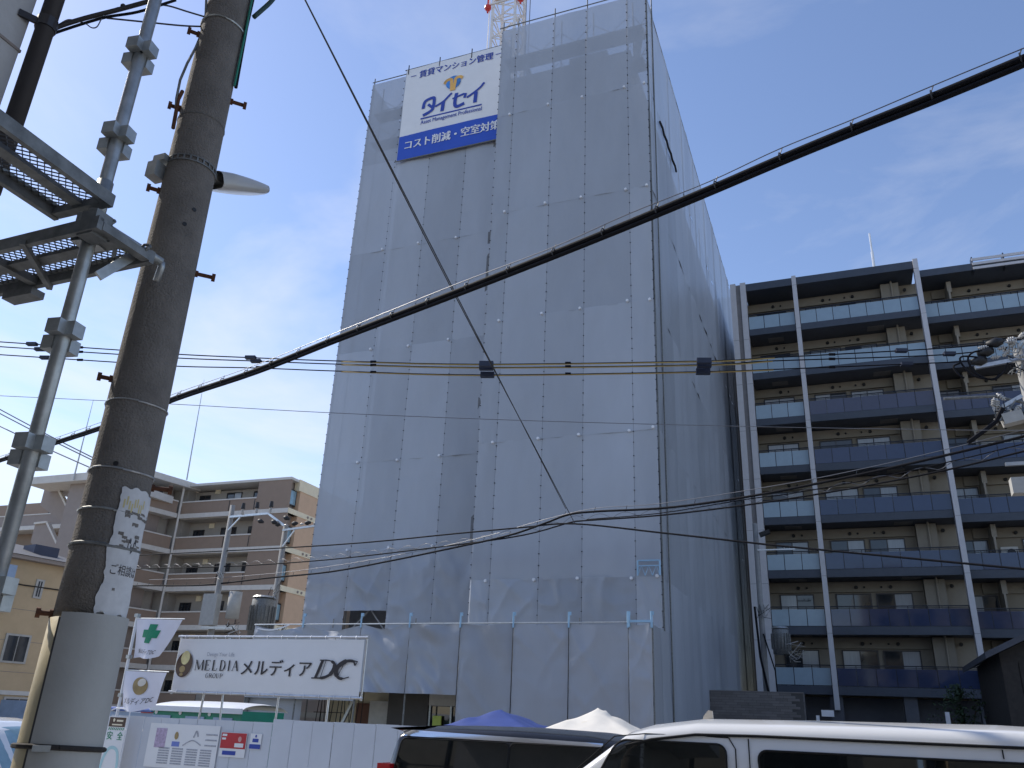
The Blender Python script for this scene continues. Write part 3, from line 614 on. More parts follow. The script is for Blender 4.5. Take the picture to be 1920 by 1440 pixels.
text('安', plane_fn(-15.95, -15.79, 1.29, 1.46, BYY-.004), m_mint, sb, .03); text('全', plane_fn(-15.65, -15.49, 1.29, 1.46, BYY-.004), m_mint, sb, .03)
stroke(t := MB(), curve([(-15.9, .45), (-15.96, .75), (-15.86, 1.05), (-15.72, 1.13), (-15.56, 1.05), (-15.49, .75), (-15.56, .45)]), .035, BYY-.004); t.build('swirl_print', m_mintpale, sb)
# things standing behind the fence
sc_ = thing('site_cabin', 'green site cabin with a white rounded roof behind the fence', 'cabin', (-16, 19.2, 0))
bxm('cabin_wall', m_green, sc_, -17.4, -14.55, 18.6, 20.4, 0, 2.0)
MB().grid(lambda u, v: (-17.45+2.95*u, 18.5+2.0*v, 2.0+.17*math.sin(math.pi*min(1, max(0, v*1.0)))**.5+.05*math.sin(math.pi*u)**.4), 14, 12).build('rounded_roof', m_disc, sc_, True)
bxm('roof_edge', m_disc, sc_, -17.45, -14.5, 18.48, 18.56, 1.93, 2.06)
for x in (-17.1, -16.0, -15.1): bxm('vent_panel', m_bluegrey, sc_, x-.3, x+.3, 18.57, 18.6, 1.5, 1.83)
for x in (-17.3, -16.5, -15.55): ellipse(e := MB(), x, 1.9, .05, .05, 18.58); e.build('lamp_cap', m_disc, sc_)
bc = thing('storage_container', 'blue grey storage container with a blue top rail behind the fence', 'container', (-18.3, 19, 0))
bxm('container_body', m_bluegrey, bc, -19.2, -17.5, 18.7, 20.2, 0, 1.86); MB().tube([(-19.3, 18.62, 1.93), (-17.48, 18.62, 1.93)], .05, 8).build('top_rail', M('rail_blue', (.13, .2, .5)), bc); bxm('red_strip', m_cred, bc, -17.9, -17.5, 18.66, 18.7, 1.86, 1.9)
# ------------------------------------------------------------------ canopies in front of the hoarding
def canopy(name, label, cx, cy, hw, hd, ze, zp, mat, peaks, legz=0.0):
    o = thing(name, label, 'canopy', (cx, cy, 0))
    def fn(u, v):
        x, y = (u*2-1), (v*2-1); r = max(abs(x), abs(y))
        z = ze+(zp-ze)*max(0, 1-r)**.95*(1-.04*math.sin(9*x+4*y)) + .025*noise.noise(Vector((x*3+cx, y*3, 2)))
        for (px, pz) in peaks: z += pz*math.exp(-((x-px)**2+(y)**2)/.006)
        return (cx+x*hw, cy+y*hd, z)
    MB().grid(fn, 36, 28).build('canopy_top', mat, o, True)
    def sk(i): return lambda u, v: ((cx+(u*2-1)*hw, cy+i*hd+.01*math.sin(u*30), ze-.22*v) if i else (0, 0, 0))
    for i in (-1, 1):
        MB().grid(sk(i), 16, 2).build('valance', mat, o, True)
        MB().grid(lambda u, v, i=i: (cx+i*hw+.01*math.sin(u*30), cy+(u*2-1)*hd, ze-.22*v), 16, 2).build('valance', mat, o, True)
    for sx in (-1, 1):
        for sy in (-1, 1): MB().tube([(cx+sx*hw*.97, cy+sy*hd*.97, 0), (cx+sx*hw*.97, cy+sy*hd*.97, ze)], .02, 6).build('leg', m_galv, o)
    return o
c1 = canopy('shade_canopy', 'blue pitched canopy beyond the black minivan', -8.25, 20.6, 1.25, 1.15, 1.83, 2.30, m_bluetarp, [])
c2 = canopy('shade_canopy', 'white pitched canopy with a knotted peak beyond the black minivan', -5.75, 20.6, 1.2, 1.15, 1.83, 2.38, m_whitetarp, [(0.02, .05), (.17, .1)])
MB().grid(lambda u, v: (-6.05+.45*u, 20.0-.02+.0*v, 2.02+.03*math.sin(math.pi*u)+.05*v), 6, 2).build('yellow_patch', M('patch_yellow', (.78, .6, .22)), c2)
# ------------------------------------------------------------------ apartment block with navy balconies
rbX0, RY, RW = -4.55, 47.0, 48.8
rb = thing('apartment_block', 'dark apartment block with navy glass balconies and white vertical fins', 'apartment block', (4, 50, 0))
SB = 1.2
def RWx(x): return RW+(SB if x > 6.0 else 0)
bxm('rear_wall', m_cream, rb, -3.78, 6.0, RW, 62, 3.9, 27.3); bxm('rear_wall', m_cream, rb, 6.01, 16, RW+SB, 62, 3.9, 27.3)
bxm('gap_blocker_wall', m_soffit, rb, -5.7, -4.51, 57.3, 57.7, 0, 29)  # unseen wall added to keep bright sky out of the side sheets' reflections
bxm('end_wall', m_soffit, rb, -4.5, -3.76, RY+.25, 62, 0, 27.6)
bxm('ground_floor_wall', m_soffit, rb, -3.7, 16, RW-.3, 61, 0, 3.9)
def fin(x0, x1, zb):
    f = bxm('fin', m_fin, rb, x0, x1, RY-.28, RY+.2, zb, 27.85)
    for z in [zb+2.9*i+.75 for i in range(1, 9)]: MB().bx(x0-.002, x1+.002, RY-.284, RY+.19, z, z+.018).build('fin_joint', m_fing, f)
fin(-3.95, -3.62, 0); fin(-4.55, -4.22, 0); fin(-.90, -.65, 3.25); fin(5.80, 6.06, 3.25); fin(12.6, 12.86, 3.25)
bxm('fin_groove', m_fing, rb, -4.22, -3.95, RY-.12, RY+.15, 0, 27.8)
bays = [(-3.60, -.92, 3), (-.63, 5.78, 7), (6.08, 12.58, 8)]
gm = {}
def win(x0, x1, z0, z1, Y, parent, fr=m_frame, lite=0.0, n=2):
    w_ = MB().bx(x0-.06, x1+.06, Y-.07, Y-.02, z0-.06, z0).bx(x0-.06, x1+.06, Y-.07, Y-.02, z1, z1+.06).bx(x0-.06, x0, Y-.07, Y-.02, z0, z1).bx(x1, x1+.06, Y-.07, Y-.02, z0, z1)
    for i in range(1, n): xm = x0+(x1-x0)*i/n; w_.bx(xm-.025, xm+.025, Y-.06, Y-.02, z0, z1)
    wo = w_.build('window', fr, parent)
    for i in range(n):
        xa = x0+(x1-x0)*i/n; xb = x0+(x1-x0)*(i+1)/n
        MB().add([(xa, Y-.035+.004*i, z0), (xb, Y-.032+.004*i, z0), (xb, Y-.036+.004*i, z1), (xa, Y-.035+.004*i, z1)], [(0, 1, 2, 3)]).build('pane', m_curtain if random.random() < lite else m_glassdk, wo)
    return wo
vm_ = MB().tube([(0, -.10, 0), (0, .02, 0)], [.085, .10], 10).mesh('vent', m_black)
vs_ = MB().tube([(0, -.06, 0), (0, .02, 0)], [.05, .06], 8).mesh('vent', m_black)
acm = MB().bx(-.4, .4, -.15, .15, 0, .6).tube([(.08, -.16, .3), (.08, -.15, .3)], .22, 14).mesh('air_conditioner', m_ac)
acf = MB().tube([(0, -.175, 0), (0, -.16, 0)], .2, 14).mesh('fan_grille', m_black)
def ac(x, y, z):
    a = inst('air_conditioner', acm, (x, y, z), rb); inst('fan_grille', acf, (x+.08, y, z+.3), a)
for kf in range(8):
    zb = 3.96+2.9*kf
    MB().bx(-3.62, 6.0, RY+.12, RW+.01, zb+.06, zb+.26).build('balcony_slab', m_soffit, rb); MB().bx(6.07, 12.6, RY+SB+.12, RW+SB+.01, zb+.06, zb+.26).build('balcony_slab', m_soffit, rb)
    for x0, x1, n in bays:
        Yb = RY+(SB if n == 8 else 0)
        bxm('slab_fascia', m_navy, rb, x0, x1, Yb-.10, Yb+.11, zb, zb+.40)
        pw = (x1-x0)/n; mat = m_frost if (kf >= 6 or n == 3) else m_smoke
        key = (n, mat.name)
        if key not in gm: gm[key] = MB().bx(.02, pw-.02, -.012, .012, 0, .83).mesh('glass_panel', mat)
        for i in range(n):
            p = inst('glass_panel', gm[key], (x0+pw*i, Yb-.02, zb+.44), rb, rot=(random.uniform(-.004, .004), 0, random.uniform(-.006, .006)))
        ra = MB().bx(x0, x1, Yb-.045, Yb+.005, zb+1.38, zb+1.43).bx(x0, x1, Yb-.035, Yb-.005, zb+1.31, zb+1.335).bx(x0, x1, Yb-.035, Yb-.005, zb+.41, zb+.44)
        for i in range(n+1): xx = x0+pw*i; ra.bx(xx-.016, xx+.016, Yb-.03, Yb+.0, zb+.40, zb+1.40)
        ra.build('balcony_railing', m_blackmet, rb)
    zw = zb+.30
    win(-3.15, -1.5, zw, zw+1.95, RW, rb, lite=.45); win(-.25, 1.4, zw, zw+1.95, RW, rb, lite=.5); win(1.75, 3.4, zw, zw+1.95, RW, rb, lite=.5)
    win(6.2, 7.5, zw, zw+1.95, RW+SB, rb, lite=.4); win(9.2, 11.0, zw, zw+1.95, RW+SB, rb, lite=.4); win(11.4, 12.5, zw, zw+1.95, RW+SB, rb, lite=.4)
    bxm('lintel_band', m_cream, rb, -3.74, 4.0, RW-.16, RW-.0, zw+2.08, zb+2.9)
    bxm('lintel_band', m_cream, rb, 6.9, 12.6, RW+SB-.16, RW+SB-.0, zw+2.08, zb+2.9)
    for x, big in ((-2.2, 1), (-1.75, 0), (.75, 1), (1.15, 0), (2.0, 0), (2.45, 1), (5.35, 1), (6.2, 0), (8.9, 1), (9.4, 0), (11.0, 1)): inst('vent', vm_ if big else vs_, (x, RWx(x)-.17, zb+2.62), rb)
    bxm('pilaster', m_cream, rb, 4.02, 5.0, RW-.75, RW-.002, zb+.27, zb+2.89)
    bxm('partition_board', m_cream, rb, 7.62, 7.72, RY+SB+.3, RW+SB-.01, zb+.27, zb+2.2); MB().bx(7.62, 7.86, RY+SB+.6, RW+SB-.01, zb+2.2, zb+2.89).build('bracket_beam', m_cream, rb)
    ac(3.82, RW-.45, zb+.28); ac(-3.4, RW-.5, zb+.28)
    if kf % 2 == 0: ac(8.4, RW+SB-.45, zb+1.2)
    else: ac(8.4, RW+SB-.45, zb+.28)
    bxm('hatch', M('hatch_grey', (.18, .17, .16)), rb, -2.6, -1.7, RY+.7, RY+1.3, zb+.03, zb+.059); bxm('hatch', MATS['hatch_grey'], rb, 3.0, 3.9, RY+.7, RY+1.3, zb+.03, zb+.059)
MB().tube([(4.6, RW-.86, 3.9), (4.6, RW-.86, 27.2)], .055, 8).build('downpipe', m_cream, rb)
MB().tube([(11.9, RW+SB-.3, 3.9), (11.9, RW+SB-.3, 27.2)], .055, 8).build('downpipe', m_cream, rb)
bxm('roof_slab', m_navy, rb, -3.70, 5.81, RY-.16, 62, 27.29, 27.78); bxm('roof_slab', m_navy, rb, 6.07, 16, RY+SB-.16, 62, 27.3, 27.74)
MB().tube([(3.82, 47.6, 27.7), (3.82, 47.6, 29.2)], .08, 8).tube([(3.82, 47.6, 29.2), (3.82, 47.6, 30.5)], .055, 8).build('lightning_rod', M('bright_steel', (.8, .8, .78), rough=.35, metal=.3), rb)
# roof louvre at the right
lv = MB()
for i in range(3): lv.bx(9.0, 14, RY+SB-.25, RY+SB-.19, 27.3+.28*i, 27.46+.28*i)
lv.build('roof_louvre', m_fin, rb); lv = MB()
for i in range(4): lv.bx(9.0+1.6*i, 9.06+1.6*i, RY+SB-.18, RY+SB+.3, 27.2, 28.15)
lv.build('louvre_post', m_blackmet, rb)
for x in (-.8, 2.6, 5.9, 9.2, 12.6): bxm('ground_column', m_soffit, rb, x-.3, x+.3, RY+.2, RY+.8, 0, 4.0)
# neighbours at its foot
gw = thing('tiled_wall', 'free standing grey tiled entrance wall before the dark apartment block', 'wall', (-4.0, 36, 0))
GX0, GX1, GY = -5.65, -1.81, 36.0
bxm('wall_core', m_grout, gw, GX0, GX1, GY, GY+.75, 0, 3.52)
bxm('coping', m_wtile, gw, GX0-.02, GX1+.02, GY-.03, GY+.77, 3.52, 3.56)
tm = MB().bx(0, .435, -.022, 0, 0, .088).mesh('wall_tile', m_wtile); ts = MB().bx(0, .022, 0, .36, 0, .088).mesh('wall_tile', m_wtile)
for r_ in range(18):
    z = 3.42-r_*.097; off = (r_ % 3)*.15
    for c in range(9):
        x = GX0+off+c*.445-.15
        if x < GX0-.001 or x+.435 > GX1: continue
        inst('wall_tile', tm, (x, GY+random.uniform(-.006, .004), z), gw)
    inst('wall_tile', ts, (GX1, GY+.0, z), gw); inst('wall_tile', ts, (GX1, GY+.375, z), gw)
def post(name, label, x, y, z, wd, mat, cat, head=None):
    o = thing(name, label, cat, (x, y, 0)); bxm('post', mat, o, x-wd, x+wd, y-wd, y+wd, 0, z)
    if head: MB().bx(*head).build('head', mat, o)
post('white_marker_post', 'short white post standing under the dark apartment block by the shrub', 3.1, 35.5, 3.0, .07, m_disc, 'post')
post('white_lamp_post', 'white post with a bent cap beside the tiled wall', -1.35, 36.3, 2.75, .06, m_disc, 'post', (-1.2, -.75, 36.2, 36.45, 2.72, 2.95))
sh = thing('dark_shrub', 'dark leafy shrub in front of the apartment block fin', 'shrub', (3.9, 38.5, 0))
MB().tube([(3.9, 38.5, 0), (3.85, 38.5, 1.6), (3.95, 38.55, 3.2)], [.08, .06, .03], 7).tube([(3.85, 38.5, 1.5), (4.4, 38.6, 3.2)], .03, 6).tube([(3.88, 38.5, 1.4), (3.4, 38.4, 3.1)], .03, 6).build('trunk', m_bark, sh)
t = MB()
for i in range(2600):
    a = random.uniform(0, 6.283); r_ = abs(random.gauss(0, .52)); z = random.uniform(1.5, 4.1); r_ *= (1.15-.5*abs(z-2.6)/1.3)
    if noise.noise(Vector((r_*math.cos(a)*2.2, r_*math.sin(a)*2.2, z*2.2))) < -.08: continue
    c = Vector((3.9+r_*math.cos(a), 38.5+r_*math.sin(a), z)); d1 = Vector((random.uniform(-1, 1), random.uniform(-1, 1), random.uniform(-.7, .7))).normalized(); d2 = d1.orthogonal().normalized(); s_ = random.uniform(.05, .1)
    t.add([c-d1*s_, c+d2*s_*.4, c+d1*s_, c-d2*s_*.4], [(0, 1, 2, 3)])
stuff(t.build('crown', m_leaf, sh))
hs = thing('dark_house', 'old dark timber house with a low eave beside the apartment block', 'house', (6.5, 34, 0))
MB().prism([(4.72, 33, 0), (9.5, 33, 0), (9.5, 33, 7.18), (4.72, 33, 4.83)], (0, 6, 0)).build('wall', m_wood, hs)
MB().prism([(4.25, 32.5, 4.62), (9.9, 32.5, 7.4), (9.9, 32.5, 7.6), (4.25, 32.5, 4.82)], (0, 7, 0)).build('roof', m_roof, hs)
for i in range(9): bxm('wall_board', m_wood, hs, 4.73+.52*i, 5.22+.52*i, 32.96, 32.99, .1, 4.55)
bxm('window', m_glassdk, hs, 5.6, 6.8, 32.92, 32.955, 1.2, 2.4)
# ------------------------------------------------------------------ brown gallery apartment block (left)
BFY, BEX, BIX = 52.0, -39.3, -49.9
bb = thing('brown_apartment_block', 'brown tiled gallery apartment block with pale floor bands', 'apartment block', (-46, 56, 0))
zs = [4.66+2.92*i for i in range(6)]     # underside of each pale band; the last is at 19.2 roof
bxm('gallery_back_wall', m_corr, bb, BIX-.1, -42.4, BFY+1.5, 66, 0, 18.9)
bxm('corner_tower', m_tile_brown, bb, -42.4, BEX+.0, BFY, BFY+.12, 0, 19.0)
bxm('end_wall', m_tile_sunlit, bb, BEX-1.2, BEX, BFY+1.3, 70, 0, 19.1)
bxm('recess_wall', m_tile_grey, bb, BEX-3.0, BEX-.5, BFY+.13, BFY+1.29, 0, 19.0)
bxm('roof_slab', m_band, bb, BIX-.2, BEX-.02, BFY-.05, 70, 19.0, 19.2)
bxm('end_fascia', m_bandw, bb, BEX-.4, BEX+.06, BFY+1.0, 70, 18.35, 19.25)
for i in range(-1, 5):
    z = zs[i] if i >= 0 else zs[0]-2.92
    bxm('floor_band', m_band, bb, BIX, BEX+.03, BFY-.06, BFY+1.5, z, z+.36)
    bxm('end_band', m_bandw, bb, BEX-.45, BEX+.06, BFY+.02, 70, z, z+.40)
    bxm('parapet', m_tile_brown, bb, BIX+.1, -42.42, BFY, BFY+.14, z+.36, z+1.30)
    bxm('parapet_cap', m_band, bb, BIX+.1, -42.41, BFY-.05, BFY+.19, z+1.30, z+1.40)
    for x in (-45.0, -42.55): bxm('drain_slot', m_frame, bb, x-.03, x+.03, BFY-.03, BFY-.003, z+.42, z+1.25)
    win(-49.4, -48.4, z+1.0, z+2.2, BFY+1.5, bb, lite=.0, n=2); win(-46.6, -45.2, z+1.0, z+2.3, BFY+1.5, bb, lite=.1); win(-43.9, -43.1, z+1.0, z+2.3, BFY+1.5, bb, lite=.0)
    bxm('lamp_box', m_bandw, bb, -47.9, -47.4, BFY+1.4, BFY+1.5, z+2.35, z+2.75)
    bxm('gallery_ceiling', m_corr, bb, BIX, -42.4, BFY+.16, BFY+1.5, z+2.9-.05, z+2.915)
    # stair window in the recess, seen on the end
    wo = MB().bx(BEX-.5, BEX-.30, BFY+.25, BFY+1.28, z+.75, z+2.05).build('window', m_frame, bb); MB().add([(BEX-.295, BFY+.33, z+.85), (BEX-.295, BFY+1.2, z+.85), (BEX-.295, BFY+1.2, z+1.95), (BEX-.295, BFY+.33, z+1.95)], [(0, 1, 2, 3)]).build('pane', m_bglass, wo)
    for y in (54.6, 55.1): MB().tube([(BEX+.05, y, z+.2), (BEX+.12, y, z+.2)], .1, 8).build('vent', m_tile_grey, bb)
MB().tube([(BIX+.05, BFY-.12, 0), (BIX+.05, BFY-.12, 19.0)], .09, 8).build('downpipe', m_band, bb)
bxm('inner_corner_wall', m_corr, bb, -54, BIX-.05, BFY+.6, BFY+4, 0, 18.95)
# wing that comes forward on the left
wd = Vector((-.19, -.98, 0)).normalized(); wn = Vector((.98, -.19, 0)).normalized(); W0 = Vector((BIX, BFY-.3, 0)); WL = 5.3
def wbox(name, mat, t0, t1, n0, n1, z0, z1):
    P = [W0+wd*t0+wn*n0, W0+wd*t1+wn*n0, W0+wd*t1+wn*n1, W0+wd*t0+wn*n1]; P = [p+Vector((0, 0, z0)) for p in P]
    return MB().prism(P, (0, 0, z1-z0)).build(name, mat, bb)
wbox('wing_back_wall', m_corr, -.2, WL, -1.6, -1.4, 0, 18.9); wbox('wing_end_wall', m_tile_grey, WL, WL+.3, -4.2, .1, 0, 18.9)
wbox('wing_roof', m_band, -1.5, WL+.6, -4.2, .5, 18.9, 19.4)
bxm('stair_tower', m_tile_grey, bb, -53.5, -50.95, 44.2, 51, 0, 17.34); bxm('stair_tower_roof', m_band, bb, -57.2, -49.9, 43.5, 51, 17.35, 17.92)
wbox('wing_body', m_tile_grey, -.5, WL-.1, -4.2, -1.61, 0, 18.88)
for i in range(-1, 5):
    z = (zs[i] if i >= 0 else zs[0]-2.92)
    wbox('wing_band', m_band, 0, WL, -1.4, .06, z, z+.36); wbox('wing_parapet', m_tile_brown, .1, WL, -.1, .02, z+.36, z+1.3); wbox('wing_parapet_cap', m_band, .1, WL, -.14, .07, z+1.3, z+1.4)
    P = W0+wd*1.2+wn*(-1.38); MB().obox(P+Vector((0, 0, z+1.4)), wd, wn, (0, 0, 1), .9, .06, 1.9).build('wing_door', m_glassdk, bb); P = W0+wd*4.2+wn*(-1.38); MB().obox(P+Vector((0, 0, z+1.4)), wd, wn, (0, 0, 1), 1.2, .06, 1.9).build('wing_door', m_glassdk, bb)
# stair flights and the far range to the left
SXL, SYL = -54.6, 44.2
bxm('far_range_wall', m_tile_brown, bb, -80, -53.6, 50, 62, 0, 17.9)
for i in range(6):
    z = .6+2.92*i
    bxm('far_band', m_band, bb, -80, -54.6, 48.6, 50, z+.0, z+.34); bxm('far_parapet', m_tile_grey, bb, -80, -55.2, 48.7, 48.82, z+.34, z+1.25); bxm('far_parapet_cap', m_band, bb, -80, -55.2, 48.66, 48.88, z+1.25, z+1.34)
    for x in (-57.4, -61.5, -66, -70.5): win(x-.6, x+.6, z+.7, z+2.0, 49.95, bb, n=2)
    # a sloping stair balustrade with its white cap
    x1, x0 = -54.15, -57.9
    prof = [(x0, z+2.5), (x0+1.3, z+2.55), (x1-.75, z+.75), (x1, z+.75)]
    MB().prism([(x0, 45.6, z+1.1), (x1-.75, 45.6, z-.5), (x1, 45.6, z-.5)]+[(p[0], 45.6, p[1]) for p in prof[::-1]], (0, .15, 0)).build('stair_balustrade', m_tile_grey, bb)
    t = MB()
    for a, c in zip(prof[:-1], prof[1:]): t.beam((a[0], 45.62, a[1]+.06), (c[0], 45.62, c[1]+.06), .32, .15)
    t.build('stair_cap', m_band, bb)
def rod(x, y, p0, p1, Y):
    a, c = atY(*p0, Y), atY(*p1, Y)
    MB().tube([a, a.lerp(c, .5), c], [.06, .045, .015], 6).build('lightning_rod', m_galv, bb)
rod(0, 0, (350, 900), (383, 712), 53.0)
a = atD(140, 890, 68); MB().tube([a-Vector((0, 0, .4)), a+Vector((0, 0, 2.2)), a+Vector((0, 0, 6.0))], [.06, .045, .015], 6).build('lightning_rod', m_galv, bb)
a = atD(187, 868, 68); MB().tube([a-Vector((0, 0, 1.5)), a+Vector((0, 0, .9))], .04, 5).tube([a+Vector((-1.2, .3, .5)), a+Vector((1.2, -.3, .5))], .025, 5).tube([a+Vector((-1, .3, .1)), a+Vector((1, -.3, .1))], .025, 5).build('roof_aerial', m_galvd, bb)
# ------------------------------------------------------------------ tan house (left)
th = thing('tan_house', 'tan rendered three storey house behind the near concrete pole', 'house', (-35, 26, 0))
H0 = Vector((-33.0, 28.4, 0)); hd_ = Vector((-.19, -.98, 0)).normalized(); hn = Vector((.98, -.19, 0)).normalized()
def hbox(name, mat, t0, t1, n0, n1, z0, z1):
    P = [H0+hd_*t0+hn*n0, H0+hd_*t1+hn*n0, H0+hd_*t1+hn*n1, H0+hd_*t0+hn*n1]; P = [p+Vector((0, 0, z0)) for p in P]
    return MB().prism(P, (0, 0, z1-z0)).build(name, mat, th)
hbox('wall', m_tanwall, 0, 11, -8, 0, 0, 7.75)
def hw_(x0, y0, x1, y1, name='window', n=2):
    a, c = atP(x0, y0, H0, hn), atP(x1, y1, H0, hn); ta, tc_ = (a-H0).dot(hd_), (c-H0).dot(hd_); ta, tc_ = min(ta, tc_), max(ta, tc_); z0, z1 = min(a.z, c.z), max(a.z, c.z)
    w_ = hbox(name, m_framel, ta-.08, tc_+.08, .002, .05, z0-.08, z1+.08)
    for i in range(n):
        q0 = ta+(tc_-ta)*i/n+.02; q1 = ta+(tc_-ta)*(i+1)/n-.02; P = [H0+hd_*q0+hn*.06, H0+hd_*q1+hn*.06]
        MB().add([P[0]+Vector((0, 0, z0)), P[1]+Vector((0, 0, z0)), P[1]+Vector((0, 0, z1)), P[0]+Vector((0, 0, z1))], [(0, 1, 2, 3)]).build('pane', m_glassdk, w_)
hw_(64, 1118, 80, 1091); hw_(2, 1238, 55, 1195); hw_(4, 1333, 60, 1312); hw_(-70, 1235, -20, 1190)
zr = 7.75
hbox('eave', m_tile_grey, -.5, 11.5, -8.5, .45, zr, zr+.16)
P = [H0+hd_*-.5+hn*.5, H0+hd_*11.5+hn*.5]; Q = [H0+hd_*11.5+hn*-4, H0+hd_*-.5+hn*-4]; S_ = [H0+hd_*11.5+hn*-8.5, H0+hd_*-.5+hn*-8.5]
zv = lambda z: Vector((0, 0, z))
MB().add([P[0]+zv(zr+.17), P[1]+zv(zr+.17), Q[0]+zv(zr+1.3), Q[1]+zv(zr+1.3), S_[0]+zv(zr+.17), S_[1]+zv(zr+.17)], [(0, 1, 2, 3), (3, 2, 4, 5), (0, 3, 5), (1, 4, 2)]).build('roof', m_roof, th)
a = atP(74, 1045, H0-hn*1.6, hn); MB().obox(a, hd_, hn, (0, 0, 1), 1.15, 1.0, .95).build('rooftop_box', M('rooftop_box_blue', (.05, .06, .10)), th)
MB().tube([H0+hn*.04+zv(6.75), H0+hd_*2+hn*.05+zv(6.72), H0+hd_*4.5+hn*.04+zv(6.85)], .03, 5).build('wall_cable', m_wood, th)
hbox('ground_storey_strip', m_band, .1, 10, .001, .06, 2.25, 2.42)
for z in (3.15, 4.4, 5.7): hbox('siding_joint', m_tile_grey, .05, 10.9, .0005, .008, z, z+.02)
a = atP(0, 1090, H0+hn*.9, hn); q = (a-H0).dot(hd_)
hbox('bay_box', m_bluegrey, q-.55, q+3, .01, .9, a.z-1.0, a.z+.75)
bxm('low_fence_panel', m_bluegrey, th, -34.4, -31.8, 26.8, 26.9, 0, 2.05)
# ------------------------------------------------------------------ building behind the camera, seen only in reflections
ob_ = thing('opposite_block', 'cream apartment block across the street mirrored in the balcony glass', 'apartment block', (9, -13, 0))
bxm('wall', M('opposite_cream', (.56, .47, .33), rough=.8), ob_, 1.8, 18, -19, -10, 0, 19.6); bxm('roof', m_band, ob_, 1.5, 18.3, -19.3, -9.6, 19.6, 20.0)
for i in range(6):
    for x in (3.5, 6.8, 10.2, 13.6): bxm('window', m_glassdk, ob_, x, x+1.8, -9.98, -9.93, 1.2+3.1*i, 2.9+3.1*i)
    bxm('floor_band', m_tile_brown, ob_, 1.7, 18.1, -9.96, -9.8, .2+3.1*i, .6+3.1*i)
oh = thing('opposite_scaffolded_house', 'grey house in scaffolding across the street mirrored in the minivan windows', 'house', (-8, -13, 0))
bxm('wall', M('opposite_grey', (.50, .46, .38), rough=.85), oh, -22, 1.2, -18, -10.5, 0, 10.5); bxm('roof', m_roof, oh, -22.5, 1.6, -18.5, -10, 10.5, 10.9)
for i in range(14): MB().tube([(-22+1.8*i, -9.3, 0), (-22+1.8*i, -9.3, 11.5)], .10, 6).build('scaffold_post', m_dark, oh)
for z in (1.0, 1.9, 2.9, 3.8, 4.8, 5.7, 6.7, 7.6, 8.6, 9.5, 10.5): MB().tube([(-22.2, -9.25, z), (1.6, -9.25, z)], .09, 6).build('scaffold_rail', m_dark, oh)
for i in range(5): bxm('window', m_glassdk, oh, -20+4.4*i, -18+4.4*i, -10.49, -10.44, 4.2, 5.8)
# ------------------------------------------------------------------ near building corner and its scaffold (left foreground)
nbd = thing('neighbour_building', 'pale rendered upper storey overhanging at the scaffolded corner', 'building', (-5, -2, 0))
bxm('upper_wall', m_wallw, nbd, -8, -2.80, -7, 1.60, 4.05, 9); bxm('lower_wall', m_wallw, nbd, -8, -3.9, -7, .8, 0, 4.04)
for z in (4.36, 5.6): MB().bx(-2.806, -2.795, -7, 1.605, z, z+.012).build('wall_joint', m_tile_grey, nbd)
MB().tube([(-2.755, 1.64, 3.72), (-2.755, 1.64, 9)], .034, 12).build('drainpipe', m_drain, nbd, True)
for z in (4.5, 6.0): MB().tube([(-2.755, 1.64, z), (-2.755, 1.64, z+.05)], .04, 12).beam((-2.80, 1.55, z+.02), (-2.76, 1.62, z+.02), .012, .03).build('pipe_bracket', m_frame, nbd)
sca = thing('scaffold_standard', 'galvanised scaffold standard with wedge pockets beside the near concrete pole', 'scaffold', (-2.40, 1.81, 0))
PX, PY = -2.40, 1.81
MB().tube([(PX, PY, 0), (PX, PY, 7.2)], .0243, 16).build('tube', m_galv, sca, True)
MB().tube([(PX, PY, 3.62), (PX, PY, 3.80)], .029, 16).build('spigot_collar', m_galv, sca, True)
pk = MB()
for a_ in range(4):
    c_, s_ = math.cos(a_*math.pi/2+.15), math.sin(a_*math.pi/2+.15); zo = .023 if a_ in (0, 3) else -.023
    pk.obox((c_*.036, s_*.036, zo), (c_, s_, 0), (-s_, c_, 0), (0, 0, 1), .044, .052, .050)
pkm = pk.mesh('wedge_pocket', m_galv)
for z in (.5, .93, 1.36, 1.79, 2.30, 2.75, 3.16, 3.585, 3.99, 4.41, 4.84, 5.27, 5.7): inst('wedge_pocket', pkm, (PX, PY, z), sca)
